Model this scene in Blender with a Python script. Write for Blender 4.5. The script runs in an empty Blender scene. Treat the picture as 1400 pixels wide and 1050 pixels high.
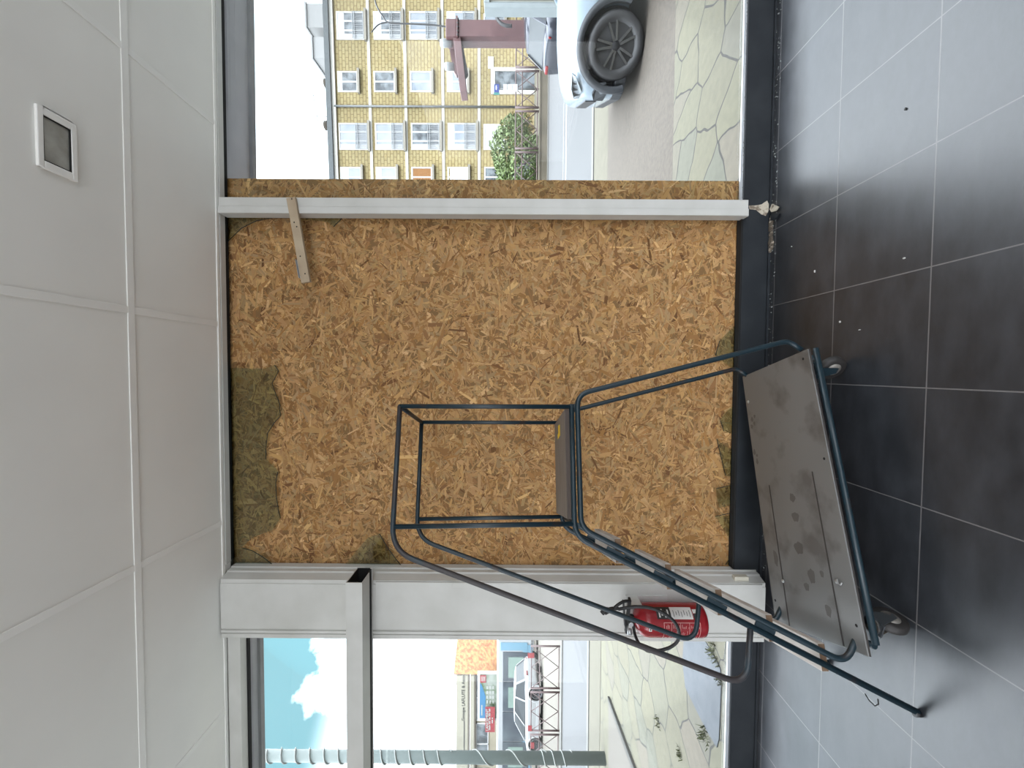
import bpy, bmesh, math, random
from mathutils import Vector, Matrix
random.seed(7)
C = bpy.context.scene.collection
PI = math.pi

# ------------------------------------------------------------------ camera model (surveyed from the floor tiles)
FPX, PITCH, YAW, ROLL, HCAM = 548.92, 0.002435, 0.034009, 0.006432, 1.546
cy_, sy_, cp_, sp_ = math.cos(YAW), math.sin(YAW), math.cos(PITCH), math.sin(PITCH)
FWD = Vector((-sy_ * cp_, cy_ * cp_, sp_)); RGT = Vector((cy_, sy_, 0)); UPV = RGT.cross(FWD)
R2 = math.cos(ROLL) * RGT + math.sin(ROLL) * UPV
U2 = -math.sin(ROLL) * RGT + math.cos(ROLL) * UPV
EYE = Vector((0, 0, HCAM))

def ray(px, py):
    return R2 * ((525 - py) / FPX) + U2 * (-(px - 700) / FPX) + FWD
def at(px, py, Y):
    d = ray(px, py); return EYE + d * (Y / d.y)
def atz(px, py, z):
    d = ray(px, py); return EYE + d * ((z - HCAM) / d.z)
def atp(px, py, P0, dr):
    d = ray(px, py); n = Vector((-dr[1], dr[0], 0))
    return EYE + d * (n.dot(Vector((P0[0], P0[1], 0)) - EYE) / n.dot(d))

# ------------------------------------------------------------------ materials
KX = .235
def srgb(r, g, b):
    f = lambda c: (c / 255 / 12.92) if c / 255 <= .04045 else ((c / 255 + .055) / 1.055) ** 2.4
    return (f(r) * KX, f(g) * KX, f(b) * KX, 1)
def gsrgb(r, g, b):
    c = srgb(r, g, b); return (c[0] * .48, c[1] * .48, c[2] * .48, 1)
MATS = {}
def mat(name, col, rough=.6, metal=0, var=.12, scale=8, bump=0, spec=.5, detail=4):
    if name in MATS: return MATS[name]
    m = bpy.data.materials.new(name); m.use_nodes = True; nt = m.node_tree; N = nt.nodes; L = nt.links
    b = N['Principled BSDF']; b.inputs['Roughness'].default_value = rough; b.inputs['Metallic'].default_value = metal
    b.inputs['Specular IOR Level'].default_value = spec
    tc = N.new('ShaderNodeTexCoord'); no = N.new('ShaderNodeTexNoise')
    no.inputs['Scale'].default_value = scale; no.inputs['Detail'].default_value = detail
    L.new(tc.outputs['Object'], no.inputs['Vector'])
    rp = N.new('ShaderNodeValToRGB')
    rp.color_ramp.elements[0].position = .3; rp.color_ramp.elements[1].position = .7
    rp.color_ramp.elements[0].color = tuple(c * (1 - var) for c in col[:3]) + (1,)
    rp.color_ramp.elements[1].color = tuple(min(1, c * (1 + var)) for c in col[:3]) + (1,)
    L.new(no.outputs['Fac'], rp.inputs['Fac']); L.new(rp.outputs['Color'], b.inputs['Base Color'])
    if bump:
        bp = N.new('ShaderNodeBump'); bp.inputs['Strength'].default_value = bump; bp.inputs['Distance'].default_value = .01
        L.new(no.outputs['Fac'], bp.inputs['Height']); L.new(bp.outputs['Normal'], b.inputs['Normal'])
    MATS[name] = m; return m

def two_tone(name, c1, c2, scale, lo, hi, rough=.6, metal=0, detail=6, vec_scale=None, spec=.5, bump=0):
    """base colour with irregular patches of a second colour (wear, stains, flakes)"""
    if name in MATS: return MATS[name]
    m = mat(name, c1, rough, metal, spec=spec); N = m.node_tree.nodes; L = m.node_tree.links
    no = [n for n in N if n.type == 'TEX_NOISE'][0]; rp = [n for n in N if n.type == 'VALTORGB'][0]
    no.inputs['Scale'].default_value = scale; no.inputs['Detail'].default_value = detail
    if vec_scale:
        mp = N.new('ShaderNodeMapping'); mp.inputs['Scale'].default_value = vec_scale
        tc = [n for n in N if n.type == 'TEX_COORD'][0]
        L.new(tc.outputs['Object'], mp.inputs['Vector']); L.new(mp.outputs['Vector'], no.inputs['Vector'])
    rp.color_ramp.elements[0].position = lo; rp.color_ramp.elements[1].position = hi
    rp.color_ramp.elements[0].color = c1; rp.color_ramp.elements[1].color = c2
    if bump:
        b = N['Principled BSDF']
        bp = N.new('ShaderNodeBump'); bp.inputs['Strength'].default_value = bump; bp.inputs['Distance'].default_value = .01
        L.new(no.outputs['Fac'], bp.inputs['Height']); L.new(bp.outputs['Normal'], b.inputs['Normal'])
    return m

def attr_mat(name, rough=.75, attr='flake', spec=.3):
    m = bpy.data.materials.new(name); m.use_nodes = True; N = m.node_tree.nodes
    a = N.new('ShaderNodeAttribute'); a.attribute_name = attr
    b = N['Principled BSDF']; b.inputs['Roughness'].default_value = rough; b.inputs['Specular IOR Level'].default_value = spec
    m.node_tree.links.new(a.outputs['Color'], b.inputs['Base Color'])
    MATS[name] = m; return m

def glass(name, tint=(1, 1, 1), refl=1.0):
    m = bpy.data.materials.new(name); m.use_nodes = True; N = m.node_tree.nodes; L = m.node_tree.links
    N.remove(N['Principled BSDF']); out = N['Material Output']
    t = N.new('ShaderNodeBsdfTransparent'); t.inputs['Color'].default_value = (*tint, 1)
    g = N.new('ShaderNodeBsdfGlossy'); g.inputs['Roughness'].default_value = .01
    fr = N.new('ShaderNodeFresnel'); fr.inputs['IOR'].default_value = 1.45
    mu = N.new('ShaderNodeMath'); mu.operation = 'MULTIPLY'; mu.inputs[1].default_value = refl
    mx = N.new('ShaderNodeMixShader')
    L.new(fr.outputs[0], mu.inputs[0]); L.new(mu.outputs[0], mx.inputs[0]); L.new(t.outputs[0], mx.inputs[1]); L.new(g.outputs[0], mx.inputs[2])
    L.new(mx.outputs[0], out.inputs['Surface']); MATS[name] = m; return m

def math_node(nt, op, a, b=None):
    n = nt.nodes.new('ShaderNodeMath'); n.operation = op
    for i, v in enumerate((a, b)):
        if v is None: continue
        if isinstance(v, (int, float)): n.inputs[i].default_value = v
        else: nt.links.new(v, n.inputs[i])
    return n.outputs[0]

TILE, TX, TY = .45, 1.2938, 1.5044
def floor_mat():
    m = bpy.data.materials.new('slate_tile'); m.use_nodes = True; nt = m.node_tree; N = nt.nodes; L = nt.links
    b = N['Principled BSDF']
    tc = N.new('ShaderNodeTexCoord'); sx = N.new('ShaderNodeSeparateXYZ'); L.new(tc.outputs['Object'], sx.inputs[0])
    def line(o, off):
        v = math_node(nt, 'DIVIDE', math_node(nt, 'SUBTRACT', o, off), TILE)
        f = math_node(nt, 'FRACT', math_node(nt, 'ADD', v, 100.5))
        return math_node(nt, 'ABSOLUTE', math_node(nt, 'SUBTRACT', f, .5)), math_node(nt, 'FLOOR', math_node(nt, 'ADD', v, 100))
    dx, ix = line(sx.outputs[0], TX); dy, iy = line(sx.outputs[1], TY)
    dmin = math_node(nt, 'MINIMUM', dx, dy)
    grout = math_node(nt, 'LESS_THAN', dmin, .0052)
    wn = N.new('ShaderNodeTexWhiteNoise'); wn.noise_dimensions = '2D'
    cb = N.new('ShaderNodeCombineXYZ'); L.new(ix, cb.inputs[0]); L.new(iy, cb.inputs[1]); L.new(cb.outputs[0], wn.inputs['Vector'])
    n1 = N.new('ShaderNodeTexNoise'); n1.inputs['Scale'].default_value = 5; n1.inputs['Detail'].default_value = 7; n1.inputs['Roughness'].default_value = .62
    mp = N.new('ShaderNodeMapping'); mp.inputs['Scale'].default_value = (1, 2.2, 1); L.new(tc.outputs['Object'], mp.inputs[0])
    ad = N.new('ShaderNodeVectorMath'); ad.operation = 'ADD'; L.new(mp.outputs[0], ad.inputs[0])
    sc = N.new('ShaderNodeVectorMath'); sc.operation = 'SCALE'; sc.inputs['Scale'].default_value = 20; L.new(wn.outputs['Color'], sc.inputs[0]); L.new(sc.outputs[0], ad.inputs[1])
    L.new(ad.outputs[0], n1.inputs['Vector'])
    rp = N.new('ShaderNodeValToRGB'); rp.color_ramp.elements[0].position = .3; rp.color_ramp.elements[1].position = .75
    rp.color_ramp.elements[0].color = (.017, .0185, .0215, 1); rp.color_ramp.elements[1].color = (.040, .043, .050, 1)
    L.new(n1.outputs['Fac'], rp.inputs['Fac'])
    mx = N.new('ShaderNodeMix'); mx.data_type = 'RGBA'; L.new(grout, mx.inputs['Factor']); L.new(rp.outputs['Color'], mx.inputs['A']); mx.inputs['B'].default_value = (.13, .125, .125, 1)
    L.new(mx.outputs['Result'], b.inputs['Base Color'])
    rr = N.new('ShaderNodeMapRange'); rr.inputs['To Min'].default_value = .29; rr.inputs['To Max'].default_value = .41; L.new(n1.outputs['Fac'], rr.inputs['Value'])
    L.new(rr.outputs[0], b.inputs['Roughness'])
    b.inputs['Specular IOR Level'].default_value = .62
    h = math_node(nt, 'SUBTRACT', math_node(nt, 'MULTIPLY', n1.outputs['Fac'], .35), math_node(nt, 'MULTIPLY', grout, .8))
    bp = N.new('ShaderNodeBump'); bp.inputs['Strength'].default_value = .35; bp.inputs['Distance'].default_value = .004
    L.new(h, bp.inputs['Height']); L.new(bp.outputs['Normal'], b.inputs['Normal'])
    MATS['slate_tile'] = m; return m

def brick_mat(name, c1, c2, mortar, w, h, msize):
    m = bpy.data.materials.new(name); m.use_nodes = True; nt = m.node_tree; N = nt.nodes; L = nt.links
    b = N['Principled BSDF']; b.inputs['Roughness'].default_value = .85
    tc = N.new('ShaderNodeTexCoord'); sx = N.new('ShaderNodeSeparateXYZ'); cb = N.new('ShaderNodeCombineXYZ')
    L.new(tc.outputs['Object'], sx.inputs[0]); L.new(sx.outputs[0], cb.inputs[0]); L.new(sx.outputs[2], cb.inputs[1])
    br = N.new('ShaderNodeTexBrick'); br.inputs['Scale'].default_value = 1; br.inputs['Brick Width'].default_value = w; br.inputs['Row Height'].default_value = h
    br.inputs['Mortar Size'].default_value = msize; br.inputs['Color1'].default_value = c1; br.inputs['Color2'].default_value = c2; br.inputs['Mortar'].default_value = mortar
    L.new(cb.outputs[0], br.inputs['Vector'])
    no = N.new('ShaderNodeTexNoise'); no.inputs['Scale'].default_value = .35; no.inputs['Detail'].default_value = 5; L.new(tc.outputs['Object'], no.inputs['Vector'])
    mr = N.new('ShaderNodeMapRange'); mr.inputs['From Min'].default_value = .35; mr.inputs['From Max'].default_value = .65; mr.inputs['To Min'].default_value = .78; mr.inputs['To Max'].default_value = 1.05
    L.new(no.outputs['Fac'], mr.inputs['Value'])
    mx = N.new('ShaderNodeMix'); mx.data_type = 'RGBA'; mx.blend_type = 'MULTIPLY'; mx.inputs['Factor'].default_value = 1
    L.new(br.outputs['Color'], mx.inputs['A']); L.new(mr.outputs[0], mx.inputs['B']); L.new(mx.outputs['Result'], b.inputs['Base Color'])
    MATS[name] = m; return m

def paving_mat():
    m = bpy.data.materials.new('crazy_paving_stone'); m.use_nodes = True; nt = m.node_tree; N = nt.nodes; L = nt.links
    b = N['Principled BSDF']; b.inputs['Roughness'].default_value = .85
    tc = N.new('ShaderNodeTexCoord')
    no = N.new('ShaderNodeTexNoise'); no.inputs['Scale'].default_value = 2.0; L.new(tc.outputs['Object'], no.inputs['Vector'])
    vs = N.new('ShaderNodeVectorMath'); vs.operation = 'SCALE'; vs.inputs['Scale'].default_value = .25; L.new(no.outputs['Color'], vs.inputs[0])
    va = N.new('ShaderNodeVectorMath'); va.operation = 'ADD'; L.new(tc.outputs['Object'], va.inputs[0]); L.new(vs.outputs[0], va.inputs[1])
    v1 = N.new('ShaderNodeTexVoronoi'); v1.feature = 'DISTANCE_TO_EDGE'; v1.inputs['Scale'].default_value = 2.1; v1.inputs['Randomness'].default_value = 1; L.new(va.outputs[0], v1.inputs['Vector'])
    v2 = N.new('ShaderNodeTexVoronoi'); v2.inputs['Scale'].default_value = 2.1; v2.inputs['Randomness'].default_value = 1; L.new(va.outputs[0], v2.inputs['Vector'])
    for v in (v1, v2): v.voronoi_dimensions = '2D'
    hue = N.new('ShaderNodeValToRGB'); e = hue.color_ramp.elements
    e[0].color = gsrgb(186, 178, 142); e[1].color = gsrgb(196, 180, 152); k = e.new(.45); k.color = gsrgb(192, 185, 146); k = e.new(.7); k.color = gsrgb(176, 175, 148)
    sx = N.new('ShaderNodeSeparateXYZ'); L.new(v2.outputs['Color'], sx.inputs[0]); L.new(sx.outputs[0], hue.inputs['Fac'])
    n2 = N.new('ShaderNodeTexNoise'); n2.inputs['Scale'].default_value = 14; n2.inputs['Detail'].default_value = 8; L.new(tc.outputs['Object'], n2.inputs['Vector'])
    mr = N.new('ShaderNodeMapRange'); mr.inputs['To Min'].default_value = .72; mr.inputs['To Max'].default_value = 1.25; L.new(n2.outputs['Fac'], mr.inputs['Value'])
    mx = N.new('ShaderNodeMix'); mx.data_type = 'RGBA'; mx.blend_type = 'MULTIPLY'; mx.inputs['Factor'].default_value = 1; L.new(hue.outputs['Color'], mx.inputs['A']); L.new(mr.outputs[0], mx.inputs['B'])
    jt = math_node(nt, 'LESS_THAN', v1.outputs['Distance'], .017)
    m2 = N.new('ShaderNodeMix'); m2.data_type = 'RGBA'; L.new(jt, m2.inputs['Factor']); L.new(mx.outputs['Result'], m2.inputs['A']); m2.inputs['B'].default_value = gsrgb(84, 78, 62)
    L.new(m2.outputs['Result'], b.inputs['Base Color'])
    bp = N.new('ShaderNodeBump'); bp.inputs['Strength'].default_value = .4; bp.inputs['Distance'].default_value = .01
    h = math_node(nt, 'SUBTRACT', math_node(nt, 'MULTIPLY', n2.outputs['Fac'], .5), jt); L.new(h, bp.inputs['Height']); L.new(bp.outputs['Normal'], b.inputs['Normal'])
    MATS[m.name] = m; return m

# ------------------------------------------------------------------ mesh builder
class MB:
    def __init__(s): s.v = []; s.f = []; s.sm = []
    def add(s, vs, fs, smooth=False):
        o = len(s.v); s.v += [Vector(p) for p in vs]
        for f in fs: s.f.append([o + i for i in f]); s.sm.append(smooth)
        return s
    def box(s, a, b):
        x0, y0, z0 = a; x1, y1, z1 = b
        return s.hexa([(x0, y0, z0), (x1, y0, z0), (x1, y1, z0), (x0, y1, z0), (x0, y0, z1), (x1, y0, z1), (x1, y1, z1), (x0, y1, z1)])
    def hexa(s, p):
        return s.add(p, [(3, 2, 1, 0), (4, 5, 6, 7), (0, 1, 5, 4), (1, 2, 6, 5), (2, 3, 7, 6), (3, 0, 4, 7)])
    def obox(s, c, ax, ay, az):
        c, ax, ay, az = Vector(c), Vector(ax), Vector(ay), Vector(az)
        return s.hexa([c + ax * i + ay * j + az * k for k in (-1, 1) for i, j in ((-1, -1), (1, -1), (1, 1), (-1, 1))])
    def prism(s, poly, ext):
        """polygon (3-D points) extruded by a vector"""
        n = len(poly); p = [Vector(q) for q in poly]; e = Vector(ext)
        return s.add(p + [q + e for q in p], [list(range(n))[::-1], list(range(n, 2 * n))] + [(i, (i + 1) % n, n + (i + 1) % n, n + i) for i in range(n)])
    def tube(s, path, r, seg=12, cap=True):
        P = [Vector(p) for p in path]; n = len(P); R = r if isinstance(r, (list, tuple)) else [r] * n
        t0 = (P[1] - P[0]).normalized(); a = t0.orthogonal().normalized(); vs = []
        for i in range(n):
            t = (P[min(i + 1, n - 1)] - P[max(i - 1, 0)]).normalized()
            a = (a - t * a.dot(t)).normalized(); b = t.cross(a)
            for k in range(seg):
                w = 2 * PI * k / seg; vs.append(P[i] + (a * math.cos(w) + b * math.sin(w)) * R[i])
        fs = [(i * seg + k, i * seg + (k + 1) % seg, (i + 1) * seg + (k + 1) % seg, (i + 1) * seg + k) for i in range(n - 1) for k in range(seg)]
        s.add(vs, fs, True)
        if cap:
            s.add(vs[:seg], [list(range(seg))[::-1]]); s.add(vs[-seg:], [list(range(seg))])
        return s
    def lathe(s, prof, c, axis, seg=28, smooth=True):
        """prof: (radius, height) along axis from c"""
        c = Vector(c); ax = Vector(axis).normalized(); a = ax.orthogonal().normalized(); b = ax.cross(a); n = len(prof); vs = []
        for r, h in prof:
            for k in range(seg):
                w = 2 * PI * k / seg; vs.append(c + ax * h + (a * math.cos(w) + b * math.sin(w)) * r)
        fs = [(i * seg + k, i * seg + (k + 1) % seg, (i + 1) * seg + (k + 1) % seg, (i + 1) * seg + k) for i in range(n - 1) for k in range(seg)]
        s.add(vs, fs, smooth)
        s.add(vs[:seg], [list(range(seg))[::-1]]); s.add(vs[-seg:], [list(range(seg))])
        return s
    def build(s, name, m, parent=None, local=False, bevel=0, bseg=2):
        me = bpy.data.meshes.new(name)
        vs = s.v
        if parent is not None and not local:
            iv = WM[parent].inverted(); vs = [iv @ p for p in vs]
        me.from_pydata([tuple(p) for p in vs], [], s.f)
        me.polygons.foreach_set('use_smooth', s.sm); me.update()
        bm = bmesh.new(); bm.from_mesh(me); bmesh.ops.remove_doubles(bm, verts=bm.verts, dist=1e-5); bmesh.ops.recalc_face_normals(bm, faces=bm.faces); bm.to_mesh(me); bm.free()
        o = bpy.data.objects.new(name, me); C.objects.link(o)
        for q in (m if isinstance(m, (list, tuple)) else [m]): me.materials.append(q)
        if parent is not None: o.parent = parent
        WM[o] = WM[parent] if parent is not None else Matrix.Identity(4)
        if bevel:
            md = o.modifiers.new('edge', 'BEVEL'); md.width = bevel; md.segments = bseg; md.limit_method = 'ANGLE'; md.angle_limit = .6
        return o
WM = {}
def tag(o, label, cat, group=None, kind=None):
    o['label'] = label; o['category'] = cat
    if group: o['group'] = group
    if kind: o['kind'] = kind
    return o
def thing(name, label, cat, loc=(0, 0, 0), rz=0, group=None):
    o = bpy.data.objects.new(name, None); C.objects.link(o); o.location = loc; o.rotation_euler = (0, 0, rz); o.empty_display_size = .1
    WM[o] = Matrix.Translation(loc) @ Matrix.Rotation(rz, 4, 'Z')
    return tag(o, label, cat, group)
def struct(o): o['kind'] = 'structure'; return o
def fillet(pts, r, n=7):
    """round the corners of a polyline"""
    P = [Vector(p) for p in pts]; out = [P[0]]
    for i in range(1, len(P) - 1):
        a, b, c = P[i - 1], P[i], P[i + 1]
        rr = r if not isinstance(r, dict) else r.get(i, .03)
        d1 = (a - b); d2 = (c - b); l = min(rr, d1.length * .49, d2.length * .49)
        p1 = b + d1.normalized() * l; p2 = b + d2.normalized() * l
        for k in range(n + 1):
            t = k / n; out.append(p1 * (1 - t) ** 2 + b * 2 * t * (1 - t) + p2 * t ** 2)
    return out + [P[-1]]
def text_mesh(name, body, size, M, m, parent=None, depth=.002, bold=0, align='CENTER'):
    cu = bpy.data.curves.new(name, 'FONT'); cu.body = body; cu.size = size; cu.extrude = depth; cu.offset = bold; cu.align_x = align; cu.align_y = 'CENTER'; cu.resolution_u = 2
    tmp = bpy.data.objects.new(name + '_tmp', cu); C.objects.link(tmp)
    dg = bpy.context.evaluated_depsgraph_get(); me = bpy.data.meshes.new_from_object(tmp.evaluated_get(dg))
    bpy.data.objects.remove(tmp); me.transform(M if parent is None else WM[parent].inverted() @ M); me.name = name
    me.materials.clear(); me.materials.append(m)
    o = bpy.data.objects.new(name, me); C.objects.link(o)
    if parent is not None: o.parent = parent; WM[o] = WM[parent]
    return o
def frame_m(o, x, y):
    x = Vector(x).normalized(); y = Vector(y).normalized(); z = x.cross(y)
    M = Matrix((x, y, z)).transposed().to_4x4(); M.translation = Vector(o); return M

# ------------------------------------------------------------------ palette
white_paint = two_tone('white_painted_metal', (.60, .60, .575, 1), (.53, .53, .50, 1), 5, .35, .7, .45)
ceil_m = mat('ceiling_paint', (.85, .845, .81, 1), .8, var=.03, scale=2)
ceil_strip = mat('ceiling_strip_paint', (.87, .865, .835, 1), .7, var=.03, scale=4)
anthracite = two_tone('anthracite_paint', (.011, .0145, .019, 1), (.019, .023, .028, 1), 7, .4, .65, .5)
tile = floor_mat()
black = mat('black_rubber', (.012, .012, .013, 1), .55)
dark_gap = mat('dark_recess', (.01, .01, .01, 1), .9)
steel = mat('galvanised_steel', (.5, .51, .52, 1), .35, .9)
alu = mat('aluminium_bead', (.62, .65, .68, 1), .35, .6)
teal = two_tone('worn_teal_paint', (.008, .022, .031, 1), (.028, .021, .019, 1), 11, .60, .68, .38)
dark_grip = two_tone('worn_dark_tube', (.035, .030, .031, 1), (.02, .035, .045, 1), 9, .5, .65, .42)
wood_grey = two_tone('weathered_wood', (.40, .36, .32, 1), (.52, .48, .44, 1), 10, .35, .7, .7, vec_scale=(6, 1, 1))
wood_end = mat('wood_end_grain', (.16, .10, .06, 1), .8)
wood_dark = two_tone('platform_wood', (.17, .145, .125, 1), (.24, .21, .185, 1), 6, .35, .7, .65, vec_scale=(1, 8, 1))
lath_m = two_tone('pale_lath_wood', (.46, .37, .26, 1), (.36, .27, .18, 1), 6, .4, .7, .7)
deck_m = two_tone('stained_steel_plate', (.20, .20, .195, 1), (.13, .125, .118, 1), 6, .52, .66, .5, .35, spec=.5)
clear = glass('clear_glass', (.97, .985, .98), .22)
shard_m = glass('greenish_glass', (.88, .925, .88), .9)
edge_m = mat('crack_edge', (.006, .007, .006, 1), .4)
attr_mat('flakes')

# ================================================================== SETTING
ZC = 3.30
YW = 2.46
XL, XR, YB = -4.2, 4.2, -4.6
struct(MB().box((XL - .2, YB - .2, -.14), (XR + .2, 2.47, 0)).build('floor', tile))
# ceiling with a grid of flat cover strips
struct(MB().box((XL - .2, YB - .2, ZC), (XR + .2, YW, ZC + .25)).build('ceiling', ceil_m))
n = 0
def trim(mb, m, bevel=0):
    global n
    n += 1; return struct(mb.build('trim_%d' % n, m, bevel=bevel))
for gx in (-3.30, -2.10, -.93, .265, 1.435, 2.63, 3.8):
    trim(MB().box((gx - .016, YB, ZC - .004), (gx + .016, 2.39, ZC)), ceil_strip, .0015)
for gy in (-3.9, -2.85, -1.8, -.75, .17, 1.23 - .02, 1.845):
    trim(MB().box((XL, gy - .017, ZC - .0045), (XR, gy + .017, ZC)), ceil_strip, .0015)
trim(MB().box((XL, 2.385, ZC - .006), (XR, 2.405, ZC)), ceil_strip, .001)
trim(MB().box((-1.2, 2.41, ZC - .008), (XR, 2.455, ZC)), white_paint, .003)
# walls outside the picture, with openings made up to hold the fill lights
wall_m = mat('wall_paint', (.50, .50, .48, 1), .8, var=.03)
struct(MB().box((XL - .2, YB, 0), (XL, YW + .1, .5)).box((XL - .2, YB, 3.1), (XL, YW + .1, ZC)).box((XL - .2, YB, .5), (XL, -3.5, 3.1)).box((XL - .2, -.3, .5), (XL, YW + .1, 3.1)).build('wall_left', wall_m))
struct(MB().box((XR, YB, 0), (XR + .2, YW + .1, .5)).box((XR, YB, 3.1), (XR + .2, YW + .1, ZC)).box((XR, YB, .5), (XR + .2, -3.5, 3.1)).box((XR, -.3, .5), (XR + .2, YW + .1, 3.1)).build('wall_right', wall_m))
bw = MB()
bw.box((XL, YB - .2, 0), (XR, YB, 1.4)).box((XL, YB - .2, 3.1), (XR, YB, ZC)).box((XL, YB - .2, 1.4), (-3.4, YB, 3.1)).box((3.4, YB - .2, 1.4), (XR, YB, 3.1))
struct(bw.build('wall_back', wall_m))
# front wall : low anthracite plinth under the glazing, ends, lintel
ZS = .166
fw = MB(); fw.box((XL, YW, -.2), (XR, 2.50, ZS))
struct(fw.build('wall_front', anthracite, bevel=.004))
trim(MB().box((XL, YW + .003, .0), (XR, YW - .012, .012)), anthracite)
lint_m = mat('grey_render', (.40, .40, .45, 1), .8, var=.06)
ext = MB(); ext.box((XL - .2, 2.50, 3.322), (XR + .2, 2.775, 4.6))
ext.box((XL - .2, 2.46, 3.55), (XR + .2, 2.5, 4.6))
trim(ext, lint_m)
trim(MB().box((XL - .2, 2.735, 3.300), (XR + .2, 2.775, 3.322)), mat('soffit_edge', (.20, .20, .22, 1), .7))
for sx in (-1, 1):
    trim(MB().box((min(sx * 3.3, sx * 4.4), 2.44, 0), (max(sx * 3.3, sx * 4.4), 2.62, 3.29)), wall_m)
# glazing beads along the sill; black strips stand in for the dark of the gaps
YG = 2.485
trim(MB().box((.95, YW + .008, ZS), (3.3, YW + .020, ZS + .016)), alu)
trim(MB().box((-3.3, YW + .008, ZS), (-1.62, YW + .020, ZS + .020)), alu)
trim(MB().box((-1.2, 2.462, 3.306), (3.3, 2.499, 3.34)), dark_gap)
trim(MB().box((-1.22, 2.452, ZS), (.93, 2.50, ZS + .012)), dark_gap)
# window frame head, left window
trim(MB().box((-3.3, 2.41, 3.215), (-1.6, 2.47, 3.292)), white_paint, .003)
trim(MB().box((-3.3, 2.47, 3.205), (-1.6, 2.49, 3.292)), dark_gap)
# white mullion between the boarded bay and the clear bay
mu = MB(); mu.box((.918, 2.402, ZS), (1.012, 2.475, 3.293)).box((.918, 2.396, ZS), (.958, 2.402, 3.293))
trim(mu, white_paint, .002)
# pillar (profiled sheet metal casing)
prof = [(-1.229, 2.50), (-1.229, 2.455), (-1.238, 2.452), (-1.238, 2.420), (-1.247, 2.415), (-1.262, 2.362), (-1.285, 2.362), (-1.287, 2.358), (-1.562, 2.358), (-1.564, 2.366), (-1.572, 2.366), (-1.574, 2.358), (-1.588, 2.358), (-1.590, 2.366), (-1.594, 2.366), (-1.596, 2.36), (-1.620, 2.36), (-1.622, 2.50)]
pl = MB(); pl.prism([(x, y, .03) for x, y in prof], (0, 0, 3.262))
pillar = pl.build('trim_30', white_paint); struct(pillar)
pn = MB(); pn.box((-1.30, 2.352, .20), (-1.272, 2.36, 1.90)).box((-1.555, 2.353, .05), (-1.268, 2.36, 2.36))
struct(pn.build('trim_31', white_paint, bevel=.002))
# open-ended box rail across the pillar and the clear window
rb = MB(); X1, X0 = -1.184, -3.29; zb_, zt_ = 2.376, 2.468
rb.box((X0, 2.187, zb_), (X1, 2.192, zt_)).box((X0, 2.192, zb_), (X1, 2.300, zb_ + .004)).box((X0, 2.192, zt_ - .004), (X1, 2.350, zt_))
rb.box((X0, 2.346, zb_), (X1, 2.3555, zb_ + .012))
struct(rb.build('trim_32', white_paint))
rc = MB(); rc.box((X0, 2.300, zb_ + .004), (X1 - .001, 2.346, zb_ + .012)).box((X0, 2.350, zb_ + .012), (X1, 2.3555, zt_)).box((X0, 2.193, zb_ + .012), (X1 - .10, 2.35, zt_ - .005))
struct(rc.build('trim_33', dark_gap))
rl_ = MB().box((X1 - .10, 2.192, zb_ + .0045), (X1 - .002, 2.1935, zt_ - .0045)).box((X1 - .10, 2.1935, zt_ - .0055), (X1 - .002, 2.349, zt_ - .0045)).box((X1 - .10, 2.1935, zb_ + .0045), (X1 - .002, 2.30, zb_ + .0055))
struct(rl_.build('trim_34', mat('dark_rail_lining', (.06, .06, .06, 1), .5, .5)))  # dark lining drawn inside the open rail end
# small cream cable block at the foot of the pillar
cb = MB().box((-1.262, 2.375, .12), (-1.232, 2.41, .205)); tag(cb.build('cable_cover', mat('cream_plastic', (.62, .59, .49, 1), .5), bevel=.004), 'small cream plastic cover at the foot of the white pillar', 'cable cover')

# glass panes
w1 = struct(MB().box((1.013, YG - .004, ZS), (3.3, YG + .004, 3.32)).build('window_1', clear))
w2 = struct(MB().box((-3.3, YG - .004, ZS), (-1.623, YG + .004, 3.32)).build('window_2', clear))

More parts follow.
